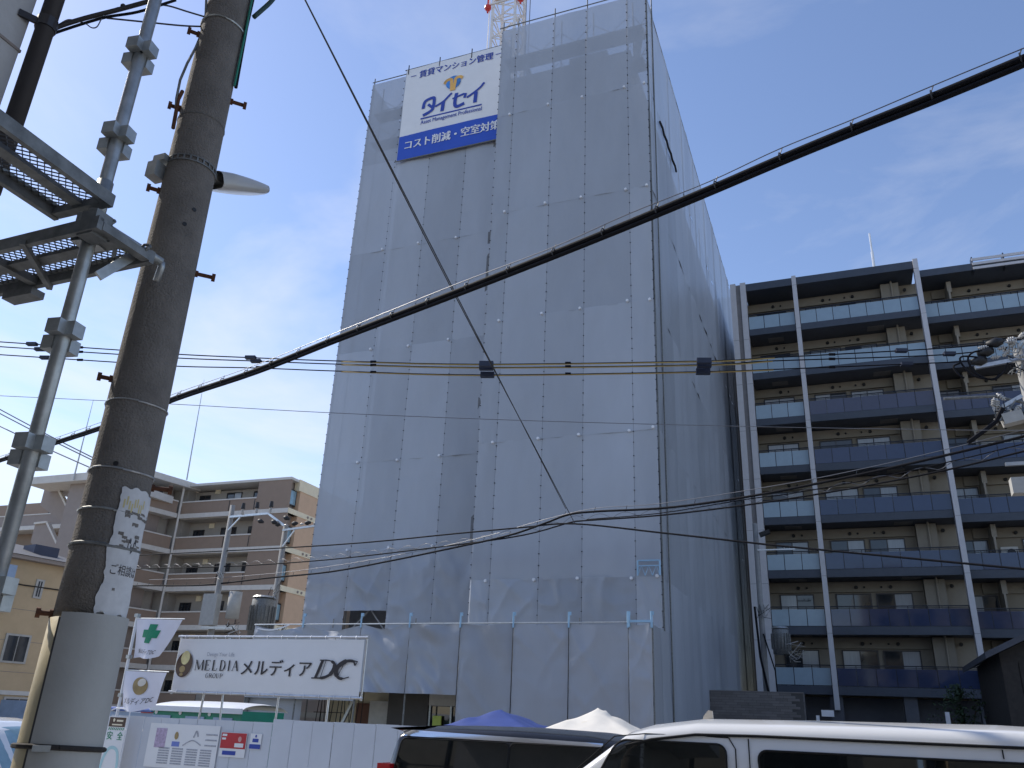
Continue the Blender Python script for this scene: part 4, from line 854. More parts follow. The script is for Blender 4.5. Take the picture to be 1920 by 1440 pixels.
def platform(name, label, A, U, Wv, L_, wid, z, grp):
    o = thing(name, label, 'walkway', A, grp); A, U, Wv = Vector(A), Vector(U).normalized(), Vector(Wv).normalized(); zu = Vector((0, 0, 1))
    for f in (.0, 1.0):
        c = A+Wv*(wid*f)
        MB().beam(c, c+U*L_, .022, .05).build('side_rail', m_galvd, o); MB().beam(c+zu*.016+Wv*(.010 if f == 0 else -.010), c+U*L_+zu*.016+Wv*(.010 if f == 0 else -.010), .03, .012).build('side_lip', m_galvd, o)
    MB().beam(A+Wv*wid*.5+U*.012, A+Wv*wid*.5+U*L_, .05, .016).build('centre_rail', m_galvd, o)
    for q in (0.016, .6, 1.2): 
        if q < L_: MB().beam(A+U*q-Wv*-.012-zu*.005, A+U*q+Wv*(wid-.012)-zu*.005, .036, .03).build('cross_member', m_galvd, o)
    t = MB(); s_ = 0
    pitch = .030; sl2 = .55
    nmax = int((L_+wid*2)/pitch)
    for k_ in range(-int(wid/sl2/pitch)-1, nmax):
        for sgn in (1, -1):
            u0 = k_*pitch; pts = []
            for f in (0, 1):
                uu = u0 + (f*wid/sl2*.5 if sgn > 0 else (1-f)*wid/sl2*.5)
                pts.append((uu, f*wid))
            (ua, va), (ub, vb) = pts
            # clip to 0..L
            if max(ua, ub) < 0 or min(ua, ub) > L_: continue
            def cl(ua, va, ub, vb):
                if ua < .02: s0 = (.02-ua)/(ub-ua); return (.02, va+(vb-va)*s0)
                if ua > L_: s0 = (L_-ua)/(ub-ua); return (L_, va+(vb-va)*s0)
                return (ua, va)
            pa = cl(ua, va, ub, vb); pb = cl(ub, vb, ua, va)
            t.beam(A+U*pa[0]+Wv*pa[1]+zu*.012, A+U*pb[0]+Wv*pb[1]+zu*.012, .0028, .004)
    stuff(t.build('expanded_mesh', m_expm, o)); return o
platform('scaffold_walkway', 'expanded metal scaffold walkway butting against the rendered wall corner', (-2.325, 1.80, 3.69), (.02, -1, 0), (-1, 0, 0), 1.7, .265, 0, 'scaffold walkways')
p2_ = platform('scaffold_walkway', 'lower expanded metal scaffold walkway braced towards the concrete pole', (-2.27, 1.735, 3.55), (-1, .02, 0), (.02, 1, 0), 1.6, .24, 0, 'scaffold walkways')
MB().beam((-2.62, 1.72, 3.53), (-2.80, 2.0, 3.52), .02, .02).build('under_brace', m_galvd, p2_)
MB().bx(-3.02, -2.86, 1.97, 2.03, 3.49, 3.52).build('end_hook', m_galvd, p2_)
ar = thing('scaffold_bracket', 'galvanised hooked bracket arm from the scaffold standard to the concrete pole', 'bracket', (-2.3, 1.9, 3.5))
A1, A2, A3 = atD(198, 425, 2.98), atD(303, 492, 3.05), atD(293, 527, 3.07)
MB().tube([A1, A2], .0165, 10).build('arm', m_galv, ar, True); MB().tube([A2, A2.lerp(A3, .25)+Vector((.006, 0, 0)), A3], .013, 8).build('hook', m_galv, ar, True)
B1, B2 = atD(172, 520, 3.02), atD(266, 470, 3.05)
MB().beam(B1+Vector((.03, 0, 0)), B2, .012, .035).build('lower_stay', m_galv, ar)
MB().beam(atD(213, 482, 3.03), atD(220, 447, 3.0), .014, .022).build('link_strap', m_galv, ar)
MB().tube([atD(193, 436, 3.06), atD(262, 480, 3.12)], .019, 8).build('inner_tube', M('lime_stained_steel', (.42, .47, .28), rough=.7, metal=.2, var=.3, scale=20), ar, True)
for p in ((208, 418), (274, 465)):
    c = atD(*p, 2.99); ti = MB(); ti.tube([c+Vector((.014*math.cos(q*.5236), .006*math.sin(q*.5236*2), .014*math.sin(q*.5236))) for q in range(13)], .006, 6); ti.build('eye_bolt', m_galvd, ar)
MB().obox(atD(178, 425, 2.93), (1, 0, 0), (0, 1, 0), (0, 0, 1), .07, .07, .10).build('clamp_body', m_galvd, ar)
# ------------------------------------------------------------------ near concrete pole
cp = thing('concrete_utility_pole', 'near concrete utility pole with step bolts and a torn poster', 'utility pole', (-2.369, 2.155, 0))
QX, QY = -2.369, 2.155
def pr_(z): return .1105-.0075*(z-2.3)
def onpole(az, z, off=0.0, r=None): R_ = (r or pr_(z))+off; return Vector((QX+R_*math.sin(az), QY+R_*math.cos(az), z))
zz = [2.24+.25*i for i in range(32)]
MB().tube([(QX, QY, z) for z in zz], [pr_(z) for z in zz], 40).build('shaft', m_conc, cp, True)
toCam = math.atan2(-QX, -QY)    # azimuth of the side that faces the camera
def arcsheet(z0, z1, a0, a1, r0, r1, name, mat, ragged=0.0, nu=30, nv=20, seed=1, th=.004):
    t = MB()
    def fn(u, v):
        z = z0+(z1-z0)*v
        if ragged:
            if u < .02: z += 0
        aa = a0+(a1-a0)*u
        if ragged and (u < .01 or u > .99): aa += ragged*(noise.noise(Vector((v*5, seed, u*9)))+.6*noise.noise(Vector((v*17, seed+3, u*9))))*1.6
        if ragged and (v < .01 or v > .99): z += ragged*.5*noise.noise(Vector((u*4, seed, v*3)))
        R_ = r0+(r1-r0)*v; return (QX+R_*math.sin(aa), QY+R_*math.cos(aa), z)
    t.grid(fn, nu, nv); return t.build(name, mat, cp, True)
# lower sleeve: an old yellowed wrap and a newer grey one over it
t = MB(); zc = [0, .6, 1.2, 1.72, 2.0, 2.26, 2.265]
t.tube([(QX, QY, z) for z in zc], [.128, .1265, .1255, .1245, .122, .118, .10], 40).build('old_sleeve', m_sleeve_old, cp, True)
arcsheet(0, 2.275, toCam+.72, toCam-2.0, .1312, .1245, 'grey_sleeve', m_sleeve)
s_ = arcsheet(0.0, 2.26, toCam+.80, toCam+.72, .1295, .1225, 'sleeve_seam', m_frame)
for z in (1.87, 1.2): MB().tube([onpole(toCam+a_*.2618, z+.006*math.sin(a_*.26+1), .004, .1275) for a_ in range(25)], .008, 6).build('sleeve_band', m_wood, cp)
MB().obox(onpole(toCam+.36, 1.872, .006, .132), Vector((math.cos(toCam), -math.sin(toCam), 0)), Vector((math.sin(toCam), math.cos(toCam), 0)), (0, 0, 1), .05, .016, .018).build('band_buckle', m_galv, cp)
for z, m_, r_ in ((2.62, m_galv, .004), (2.765, m_pipe, .0035), (3.02, m_pipe, .003), (4.86, m_galv, .005), (2.5, m_galvd, .006)):
    MB().tube([onpole(toCam+i*.2618, z+.004*math.sin(i*.5), .003) for i in range(25)], r_, 5).build('wire_band', m_, cp)
t = MB()
for i in range(24):   # perforated strap
    a_ = toCam+i*.2618; c = onpole(a_, 4.09, .003); tn = Vector((math.cos(a_), -math.sin(a_), 0)); nn = Vector((math.sin(a_), math.cos(a_), 0))
    t.obox(c+Vector((0, 0, .011)), tn, nn, (0, 0, 1), .027, .004, .005).obox(c-Vector((0, 0, .011)), tn, nn, (0, 0, 1), .027, .004, .005).obox(c+tn*.012, tn, nn, (0, 0, 1), .007, .004, .02)
t.build('perforated_strap', m_galvd, cp)
MB().tube([onpole(toCam+i*.2618, 4.32, .002) for i in range(25)], .0015, 4).build('wire_band', m_galvd, cp)
def step(px, py, px0, py0):
    # px,py = outer end of the bolt in the picture, px0,py0 = where it leaves the pole
    a_ = atD(px0, py0, 3.2); c = atD(px, py, 3.2); d_ = Vector((c.x-QX, c.y-QY, 0)).normalized(); s0 = Vector((QX, QY, a_.z))+d_*(pr_(a_.z)-.01); c = s0+d_*max(.06, (c-s0).dot(d_))
    MB().tube([s0, c-d_*.012], .0085, 8).tube([c-d_*.014, c], .0165, 10).tube([s0, s0+d_*.02], .014, 8).build('step_bolt', m_rust, cp)
for a_ in ((466, 180, 432, 190), (406, 509, 366, 513), (325, 911, 280, 914), (322, 212, 350, 208), (286, 366, 310, 361), (196, 716, 222, 713), (78, 1154, 112, 1152), (356, 72, 382, 68), (1, 1, 1, 1)):
    if a_[0] > 2: step(*a_)
arcsheet(2.27, 2.70, toCam-.10, toCam-1.35, .1155, .1135, 'poster', m_paper, ragged=.07, nu=26, nv=60)
pfn = lambda u, v: onpole(toCam-.26-.98*u, 2.405+.036*v, .0065, pr_(2.43))
text('ご相談は', pfn, m_ink, cp)
random.seed(5); t = MB()
for i in range(26):
    u, v = random.uniform(.08, .9), random.choice([.12, .5, .55, .6, .68, .76, .8])+random.uniform(-.02, .02); L_ = random.uniform(.05, .3); h_ = random.uniform(.004, .012)
    z = 2.30+.40*v; az = toCam-.12-1.1*u
    for q in range(4):
        a0, a1 = az-L_*q/4, az-L_*(q+1)/4; t.add([onpole(a0, z+random.uniform(-.003, .003), .0062), onpole(a1, z, .0062), onpole(a1, z+h_, .0062), onpole(a0, z+h_, .0062)], [(0, 1, 2, 3)])
stuff(t.build('poster_scrape', m_conc, cp))
t = MB()
for i in range(9): az = toCam-.62-.035*i; z = 2.50+.018*math.sin(i*1.1); t.add([onpole(az, z, .0064), onpole(az-.03, z, .0064), onpole(az-.03, z+.02, .0064), onpole(az, z+.012, .0064)], [(0, 1, 2, 3)])
stuff(t.build('poster_print', m_ink, cp))
t = MB()
for i in range(9): az = toCam-.22-.085*i; z = 2.63+.012*math.sin(i*1.7); t.add([onpole(az, z, .0064), onpole(az-.05, z, .0064), onpole(az-.05, z+.03, .0064), onpole(az, z+.03, .0064)], [(0, 1, 2, 3)])
t.build('poster_colour', M('poster_yellow', (.62, .52, .25), rough=.8), cp)
for z, da in ((3.86, -.45), (2.78, .25), (3.78, -.2)): MB().tube([onpole(toCam+da, z, -.01), onpole(toCam+da, z, .002)], .009, 10).build('pole_hole', m_black, cp)
MB().obox(onpole(toCam+1.45, 4.03, .03), (1, 0, 0), (0, 1, 0), (0, 0, 1), .05, .06, .07).obox(onpole(toCam+1.4, 4.09, .02), (1, 0, 0), (0, 1, 0), (0, 0, 1), .06, .04, .03).build('clamp_box', m_galv, cp)
MB().tube([onpole(toCam+1.3, 4.25, .012), onpole(toCam+1.3, 4.40, .02), onpole(toCam+1.3, 4.45, .012)], .008, 6).build('hook_plate', m_rust, cp)
for q, da in ((0, -1.1), (1, -1.2)): MB().tube([onpole(toCam+da, z_*.35+4.55, .012+.004*math.sin(z_*3+q)) for z_ in range(8)], .008 if q else .005, 6).build('pole_cable', m_cable if q else m_green, cp)
MB().tube([onpole(toCam+1.32, 4.30+.1*i, .012+.02*math.sin(i*.9)) for i in range(12)], .0055, 6).build('pole_cable', m_galvd, cp)
# street lamp head on the far side of the pole
lp = thing('street_lamp', 'pale flat street lamp head clamped to the near concrete pole', 'street lamp', (-2.3, 2.5, 4.1))
a_, c_ = atD(400, 338, 3.35), atD(489, 358, 3.62); ax1 = (c_-a_).normalized(); ax2 = ax1.cross(Vector((0, 0, 1))).normalized(); ax3 = ax2.cross(ax1)
def lampfn(u, v):
    L_ = (c_-a_).length; th_ = v*2*math.pi; wv = .075*(1-.2*u**4)*(.7+.3*min(1, u*5)); hv = .034*(1-.6*u**2)+.006
    if u > .999: wv *= .55
    return a_+ax1*(L_*u)+ax2*(wv*math.copysign(abs(math.cos(th_))**.5, math.cos(th_)))+ax3*(hv*math.copysign(abs(math.sin(th_))**.6, math.sin(th_)))
MB().grid(lampfn, 16, 24).build('housing', m_porc, lp, True)
MB().obox(a_.lerp(c_, .5)-ax3*.022, ax1, ax2, ax3, (c_-a_).length*.6, .075, .006).build('diffuser', m_lamp, lp)
MB().beam(onpole(toCam+2.6, a_.z, -.02), a_+ax1*.05, .04, .03).build('bracket', m_galvd, lp)
# ------------------------------------------------------------------ other utility poles
def pole(name, label, x, y, h, r0, r1, lean=(0, 0)):
    o = thing(name, label, 'utility pole', (x, y, 0), None); MB().tube([(x, y, 0), (x+lean[0]*.5, y+lean[1]*.5, h/2), (x+lean[0], y+lean[1], h)], [r0, (r0+r1)/2, r1], 14).build('shaft', m_concg, o, True); return o
def insul(o, c, d=(0, 0, 1), s=1.0, mat=None):
    c = Vector(c); d = Vector(d).normalized(); t = MB()
    for i in range(3): t.tube([c+d*(.06*i*s), c+d*((.06*i+.035)*s)], [.075*s, .055*s], 10)
    t.tube([c-d*.05*s, c+d*.22*s], .03*s, 8); t.build('insulator', mat or m_porc, o, True)
def cap(o, c, d, s=1.0):
    c = Vector(c); d = Vector(d).normalized(); MB().tube([c, c+d*.12*s, c+d*.3*s], [.06*s, .11*s, .05*s], 10).build('insulator_cover', m_black, o, True)
def transformer(o, c, r, h):
    c = Vector(c); MB().tube([c, c+Vector((0, 0, h*.95)), c+Vector((0, 0, h))], [r, r, r*.8], 20).build('transformer_tank', m_galvd, o, True)
    t = MB()
    for i in range(18): a_ = i*.349; t.obox(c+Vector((math.cos(a_)*(r+.03), math.sin(a_)*(r+.03), h*.5)), (math.cos(a_), math.sin(a_), 0), (-math.sin(a_), math.cos(a_), 0), (0, 0, 1), .07, .02, h*.6)
    t.build('cooling_fin', m_galvd, o); MB().tube([c+Vector((0, 0, h)), c+Vector((0, 0, h+.08))], [r*1.05, r*.9], 20).build('tank_lid', m_galv, o)
def clutter(o, c, n, s, seed, name='drop_lead'):
    random.seed(seed); c = Vector(c)
    for i in range(n):
        p = [c+Vector((random.uniform(-s, s), random.uniform(-s, s)*.5, random.uniform(-s, s))) for _ in range(4)]
        MB().tube([p[0], p[0].lerp(p[1], .5)+Vector((0, 0, -.1)), p[1], p[2]], random.choice([.008, .013, .02]), 5).build(name, random.choice([m_cable, m_porc, m_galvd, m_concg]), o)
b1 = pole('utility_pole', 'slim grey utility pole with a steel crossarm before the brown block', -25.15, 29.3, 10.55, .17, .11)
MB().beam((-25.1, 29.2, 10.0), (-22.9, 29.0, 10.0), .09, .09).build('crossarm', m_ltblue if False else m_pipe, b1); MB().beam((-25.1, 29.2, 9.4), (-24.5, 29.15, 9.95), .05, .05).build('arm_brace', m_pipe, b1)
for x in (-24.35, -23.6, -22.85): insul(b1, (x, 29.05, 10.08)); MB().tube([(x, 29.05, 10.3), (x, 29.05, 10.55)], [.1, .07], 10).build('insulator_cover', m_black, b1)
MB().beam((-22.9, 29.0, 10.0), (-21.9, 28.9, 9.4), .08, .08).build('side_arm', m_pipe, b1)
for q in ((-23.3, 28.9, 9.7), (-22.5, 28.8, 9.6), (-21.9, 28.8, 9.75)): cap(b1, q, (.8, 0, -.3))
bxm('control_box', m_concl, b1, -25.5, -24.75, 28.85, 29.15, 5.3, 6.6); MB().tube([(-24.1, 29.2, 5.6), (-24.1, 29.2, 6.7)], .28, 14).build('small_tank', m_concl, b1, True)
bxm('bracket', m_pipe, b1, -25.4, -23.6, 28.9, 29.0, 5.15, 5.25); clutter(b1, (-23.7, 28.9, 5.1), 12, .45, 3); clutter(b1, (-25, 29.1, 7.4), 5, .25, 4)
b2 = pole('utility_pole', 'utility pole with a finned transformer beside the grey hoarding', -23.55, 31.2, 10.0, .17, .12)
MB().beam((-23.6, 31.1, 9.75), (-20.9, 30.9, 9.9), .09, .09).build('crossarm', m_pipe, b2); MB().beam((-23.5, 31.1, 9.0), (-22.9, 31.0, 9.7), .05, .05).build('arm_brace', m_pipe, b2)
for x in (-23.9, -23.0, -22.3): cap(b2, (x, 30.9, 9.98), (1, 0, .05)); insul(b2, (x+.45, 30.95, 9.95), (1, 0, .05), .7)
transformer(b2, (-23.75, 30.7, 4.9), .5, 1.75); clutter(b2, (-22.5, 30.6, 5.1), 9, .5, 6); clutter(b2, (-23.3, 30.8, 7.0), 8, .4, 7)
bxm('lower_cabinet', m_concl, b2, -24.3, -23.2, 30.3, 30.6, 3.4, 4.85)
b3 = pole('utility_pole', 'thin grey utility pole standing against the white end fins', -3.55, 40.5, 11.3, .15, .11)
MB().beam((-3.5, 40.35, 10.0), (-1.8, 40.35, 10.0), .06, .06).build('crossarm', m_pipe, b3)
for x in (-2.3, -2.05, -1.85): insul(b3, (x, 40.35, 10.05), s=.5)
MB().obox((-3.1, 40.2, 10.75), Vector((.9, 0, .3)).normalized(), (0, 1, 0), Vector((-.3, 0, .9)).normalized(), .5, .3, .18).build('floodlight', m_black, b3)
transformer(b3, (-2.75, 40.1, 5.3), .36, 1.1); clutter(b3, (-3.4, 40.2, 7.2), 8, .35, 8); clutter(b3, (-2.2, 40.0, 5.4), 8, .5, 9)
MB().tube([(-3.8, 40.3, 7.4), (-3.7, 40.25, 5.2), (-3.35, 40.25, 3.1), (-3.3, 40.25, .5)], .05, 6).build('pole_cable', m_cable, b3); MB().tube([(-3.5, 40.3, 6.2), (-3.1, 40.25, 4.6), (-3.05, 40.25, 1.0)], .03, 6).build('pole_cable', m_cable, b3)
RPX, RPY = 4.42, 20.4
b4 = pole('utility_pole', 'concrete utility pole with many insulators in front of the dark balconies', RPX, RPY, 10.5, .16, .12)
MB().beam((RPX-1.0, RPY-.3, 10.05), (RPX+.5, RPY-.2, 10.25), .09, .09).build('crossarm', m_pipe, b4)
MB().tube([(RPX-1.75, RPY-.3, 9.35), (RPX-.7, RPY-.25, 9.32), (RPX-.15, RPY-.15, 9.15), (RPX, RPY, 8.9)], .035, 8).build('lamp_arm', m_galvd, b4)
for q in ((1800, 651), (1850, 640), (1870, 668)): insul(b4, atY(q[0]+50, q[1], RPY-.4), (-1, 0, 0), .8)
for px, py in ((1880, 640), (1863, 657), (1850, 674)):
    c = atY(px, py, RPY-.35); cap(b4, c, (-1, 0, -.1), 1.15); insul(b4, c+Vector((.12, 0, .03)), (1, 0, .1), .75); insul(b4, c+Vector((.36, .0, .06)), (.6, 0, .6), .7)
for px, py in ((1862, 760), (1882, 748), (1875, 775), (1893, 778), (1905, 770), (1870, 762)): insul(b4, atY(px, py, RPY-.3), (random.uniform(-1, 1), 0, 1), .85)
a_ = atY(1898, 785, RPY-.3); MB().obox(a_, (1, 0, .2), (0, 1, 0), (-.2, 0, 1), .4, .3, .24).build('junction_box', m_concl, b4); MB().beam(atY(1880, 762, RPY-.25), atY(1916, 742, RPY-.2), .05, .08).build('side_bracket', m_pipe, b4)
clutter(b4, atY(1888, 770, RPY-.3), 12, .28, 11); clutter(b4, atY(1905, 650, RPY-.3), 10, .28, 12); clutter(b4, atY(1905, 690, RPY-.2), 6, .2, 13)
a_ = atY(1885, 871, RPY-.2); MB().beam(a_, a_+Vector((1.2, 0, .0)), .08, .08).build('lower_arm', m_pipe, b4); MB().obox(atY(1913, 912, RPY-.3), (1, 0, 0), (0, 1, 0), (0, 0, 1), .35, .3, .35).build('lower_box', m_concl, b4)
for pts in ([(1862, 655), (1826, 660), (1815, 675), (1830, 700), (1860, 712), (1880, 700), (1890, 680)], [(1850, 672), (1806, 668), (1802, 680), (1825, 704), (1860, 711), (1875, 702)], [(1800, 681), (1788, 687), (1795, 700), (1808, 709)]):
    pp = [atY(px, py, RPY-.42) for px, py in pts]; pp = [Vector((*curve([(p.x, p.z) for p in pp], 4)[i], 0)) for i in range((len(pp)-1)*4+1)]
    MB().tube([(p.x, RPY-.42, p.y) for p in pp], .022, 6).build('jumper_lead', m_cable, b4, True)
a_ = [atY(px, py, RPY-.4) for px, py in ((1880, 765), (1868, 790), (1845, 808), (1815, 830))]; MB().tube(a_, .05, 6).build('drop_cable', m_cable, b4)
# ------------------------------------------------------------------ overhead cables (each lies in an upright plane between two supports)
def cable(name, label, pts, A, B, r, mat, group=None, n=6, parent=None, ext=(0, 0)):
    A, B = Vector((A[0], A[1], 0)), Vector((B[0], B[1], 0)); nn = (B-A).cross(Vector((0, 0, 1))).normalized()
    P = [atP(px, py, A, nn) for px, py in pts]
    # smooth with catmull-rom in 3d
    Q = []; E = [P[0]*2-P[1]]+P+[P[-1]*2-P[-2]]
    for i in range(1, len(E)-2):
        for s in range(5):
            t_ = s/5; a, b_, c, d_ = E[i-1], E[i], E[i+1], E[i+2]
            Q.append(.5*((2*b_)+(-a+c)*t_+(2*a-5*b_+4*c-d_)*t_*t_+(-a+3*b_-3*c+d_)*t_**3))
    Q.append(P[-1])
    if ext[0]: Q.insert(0, Q[0]+(Q[0]-Q[1]).normalized()*ext[0])
    if ext[1]: Q.append(Q[-1]+(Q[-1]-Q[-2]).normalized()*ext[1])
    o = MB().tube(Q, r, n).build(name, mat, parent, True)
    if parent is None: tag(o, label, 'cable', group)
    return o, Q
def along(Q, step_):
    r = []; acc = 0
    for a, c in zip(Q[:-1], Q[1:]):
        L_ = (c-a).length; t_ = acc
        while t_ < L_: r.append((a.lerp(c, t_/L_), (c-a).normalized())); t_ += step_
        acc = t_-L_
    return r
HA, HB = (-19.6, 13.1), (3.96, 20.1)
for i, (pts, yc) in enumerate(([[(-60, 638), (0, 641), (233, 657), (347, 665), (480, 671), (640, 677), (905, 683), (1320, 677), (1440, 671), (1734, 655), (1862, 645)], 0], [[(-60, 645), (0, 650), (233, 665), (347, 672), (480, 677), (640, 683), (905, 689), (1320, 684), (1440, 677), (1734, 667), (1850, 658)], 1], [[(-60, 661), (0, 665), (230, 680), (340, 687), (480, 690), (640, 696), (905, 703), (1320, 697), (1440, 693), (1740, 681), (1845, 676)], 2])):
    lab = ['topmost of three power lines crossing before the wrapped building', 'middle of three power lines crossing before the wrapped building', 'lowest of three power lines crossing before the wrapped building'][i]
    A_, B_ = (HA[0], HA[1]+.25*i), (HB[0], HB[1]+.25*i)
    o, Q = cable('power_line', lab, pts, A_, B_, .016, m_cable, 'power lines', ext=(30, 0))
    lo, hi = 640, [1452, 1440, 1445][i]
    o2, Q2 = cable('yellow_cover', '', [(x, y+1.2) for x, y in pts if lo <= x <= 1440]+[(hi, pts[8][1]+1)], A_, B_, .015, m_yellow, parent=o)
    for px in ([60, 470, 912, 1320, 1690], [75, 480, 912, 1320, 1780], [85, 490, 914, 1318, 1700])[i]:
        j = [q for q in range(len(pts)-1) if pts[q][0] <= px <= pts[q+1][0]][0]; py = pts[j][1]+(pts[j+1][1]-pts[j][1])*(px-pts[j][0])/(pts[j+1][0]-pts[j][0])
        Av, Bv = Vector((*A_, 0)), Vector((*B_, 0)); dr = (Bv-Av).normalized(); c = atP(px, py, Av, dr.cross(Vector((0, 0, 1))))
        big = px in (912, 914, 1320, 1318); MB().obox(c, dr, dr.cross(Vector((0, 0, 1))), (0, 0, 1), .34 if big else .26, .12, .13 if big else .075).build('line_spacer', m_clampd, o)
    for px in (150, 300, 700, 1065, 1560):
        j = [q for q in range(len(pts)-1) if pts[q][0] <= px <= pts[q+1][0]][0]; py = pts[j][1]+(pts[j+1][1]-pts[j][1])*(px-pts[j][0])/(pts[j+1][0]-pts[j][0])
        Av, Bv = Vector((*A_, 0)), Vector((*B_, 0)); dr = (Bv-Av).normalized(); c = atP(px, py, Av, dr.cross(Vector((0, 0, 1)))); MB().tube([c-dr*.07, c+dr*.07], .035, 8).build('line_sleeve', m_cable, o)
# thick telephone bundle
TA, TB = (-14.54, 10.37), (1.49, 5.1)
tp = [(-40, 876), (0, 862), (200, 797), (330, 745), (480, 694), (640, 630), (850, 549), (1030, 478), (1180, 417), (1330, 354), (1460, 298), (1600, 240), (1760, 176), (1990, 80)]
o, Q = cable('telephone_cable', 'thick black telephone cable bundle slung across the whole street', tp, TA, TB, .030, m_cable, ext=(25, 25))
cable('second_sheath', '', [(x, y+3.5+.0045*x) for x, y in tp], TA, TB, .022, m_cable, parent=o, ext=(25, 25))
cable('messenger_wire', '', [(x, y-6-.0072*x+2.0*math.sin(x*.02)) for x, y in tp], TA, TB, .0045, m_wire, parent=o, ext=(25, 25))
for c, dr in along(Q, .55):
    sd = dr.cross(Vector((0, 0, 1))).normalized(); u_ = sd.cross(dr); R_ = .043
    MB().tube([c+(sd*math.cos(q*.785)+u_*math.sin(q*.785))*R_ for q in range(9)], .006, 5).tube([c+u_*R_, c+u_*.085+dr*.02], .004, 4).build('cable_hanger', m_dark, o)
# low distribution cables between the far poles
PA, PB = (-25.1, 29.3), (4.4, 20.3)
cable('service_cable', 'black cable sagging to the right past the bracket frame of the wrapped building', [(40, 1052), (280, 1040), (620, 1022), (860, 1000), (980, 989), (1075, 982), (1240, 999), (1420, 1019), (1530, 1030), (1920, 1067), (2000, 1075)], PA, PB, .026, m_cable, 'low cables', ext=(0, 14))
o, Q = cable('service_cable', 'black cable carrying a wire spiral across the foot of the wrapped building', [(20, 1075), (280, 1066), (430, 1062), (620, 1049), (860, 1021), (983, 1003), (1068, 980), (1100, 976), (1240, 966), (1420, 944), (1600, 915), (1780, 880), (1920, 846), (2000, 826)], PA, PB, .024, m_cable, 'low cables', ext=(0, 14))
pts = []
sp = [c+Vector((0, 0, .02+.16*abs(math.sin(i*.42)))) for i, (c, dr) in enumerate(along(Q, .12))]
MB().tube(sp, .008, 4).build('wire_spiral', m_wire, o, True)
o, Q = cable('service_cable', 'heavy black cable bundle humping upward before the wrapped building', [(120, 1100), (280, 1098), (380, 1097), (500, 1084), (620, 1072), (740, 1050), (860, 1025), (954, 1004), (1022, 981), (1066, 965), (1118, 959), (1240, 953), (1360, 938), (1480, 917), (1640, 884), (1780, 852), (1920, 818), (2000, 796)], PA, PB, .034, m_cable, 'low cables', ext=(0, 14))
cable('messenger_wire', '', [(280, 1087), (430, 1082), (620, 1062), (860, 1018), (1022, 974), (1118, 953), (1240, 944), (1480, 906), (1640, 874), (1780, 841), (1920, 806), (2000, 786)], PA, PB, .010, m_wire, parent=o, ext=(0, 14))
for c, dr in along(Q, 1.1): MB().tube([c+Vector((0, 0, -.05)), c+Vector((.03, 0, .02)), c+Vector((.06, 0, .14))], .009, 5).build('cable_hanger', m_dark, o)
cable('service_cable', 'thin black wire running just under the humped cable bundle', [(1100, 974), (1240, 962), (1400, 936), (1480, 926), (1640, 897), (1780, 866), (1920, 832), (2000, 812)], PA, PB, .014, m_cable, 'low cables', ext=(0, 14))
cable('guy_wire', 'thin dark wire falling steeply from overhead to the low cables', [(560, -24), (572, 0), (850, 548), (1010, 852), (1078, 982)], (-5.3, 6.0), (-6.55, 23.6), .009, m_wirebr, ext=(14, 0))
cable('span_wire', 'very thin pale wire crossing level before the fins and the wrapped building', [(-40, 740), (0, 742), (330, 758), (620, 774), (1000, 789), (1420, 800), (1780, 806), (1905, 807), (1990, 807)], (-13.56, 9.34), (3.3, 15.7), .006, m_wire, ext=(20, 20))
for i, (p, q) in enumerate((((-20, 757), (190, 866)), ((-20, 765), (190, 871)), ((-20, 790), (190, 886)))):
    A_, B_ = atZ(*p, 13), atZ(*q, 10.5); cable('thin_wire', ['upper thin wire sloping down behind the scaffold standard', 'middle thin wire sloping down behind the scaffold standard', 'lower thin wire sloping down behind the scaffold standard'][i], [p, ((p[0]+q[0])/2, (p[1]+q[1])/2+1.5), q], (A_.x, A_.y-i), (B_.x, B_.y-i), .022, m_wire, 'thin sloping wires', ext=(30, 0))
# cables at the top left between wall and pole
NA, NB = (-2.72, 1.7), (-2.2, 2.02)
o, Q = cable('looped_cable', 'dark twisted cable arching from the drainpipe over the scaffold standard', [(92, 62), (110, 50), (160, 34), (230, 16), (300, -4), (340, -20)], NA, NB, .010, m_drain)
cable('second_strand', '', [(92, 66), (120, 56), (170, 40), (205, 31), (260, 22), (330, 0)], NA, NB, .006, m_cable, parent=o)
cable('wire_loop', '', [(110, 46), (128, 37), (146, 40), (160, 44), (172, 52), (182, 50), (190, 36), (200, 22), (222, 14)], NA, NB, .0028, m_wire, parent=o)
cable('wire_loop', '', [(92, 60), (95, 72), (90, 78)], NA, NB, .003, m_wire, parent=o)
MB().ball(atP(231, 12, Vector((*NA, 0)), Vector((.32, -.52, 0)).normalized()), .012, 10).build('cable_knot', m_drain, o)
cable('tail_cable', 'thin purple grey cable from the looped cable to the concrete pole', [(200, 34), (270, 41), (340, 48), (388, 50)], (-2.72, 1.7), (-2.42, 2.10), .004, m_drain)
cable('tail_cable', 'thin cable with a blue tag ending at the concrete pole', [(296, 8), (320, 12), (352, 22), (389, 33)], (-2.6, 1.75), (-2.42, 2.10), .004, m_drain)
cable('coiled_lead', 'dark green coiled lead at the top of the concrete pole', [(476, 32), (492, 18), (505, 6), (520, -12)], (-2.25, 2.2), (-2.0, 2.4), .012, M('dark_green_rubber', (.02, .06, .06)))
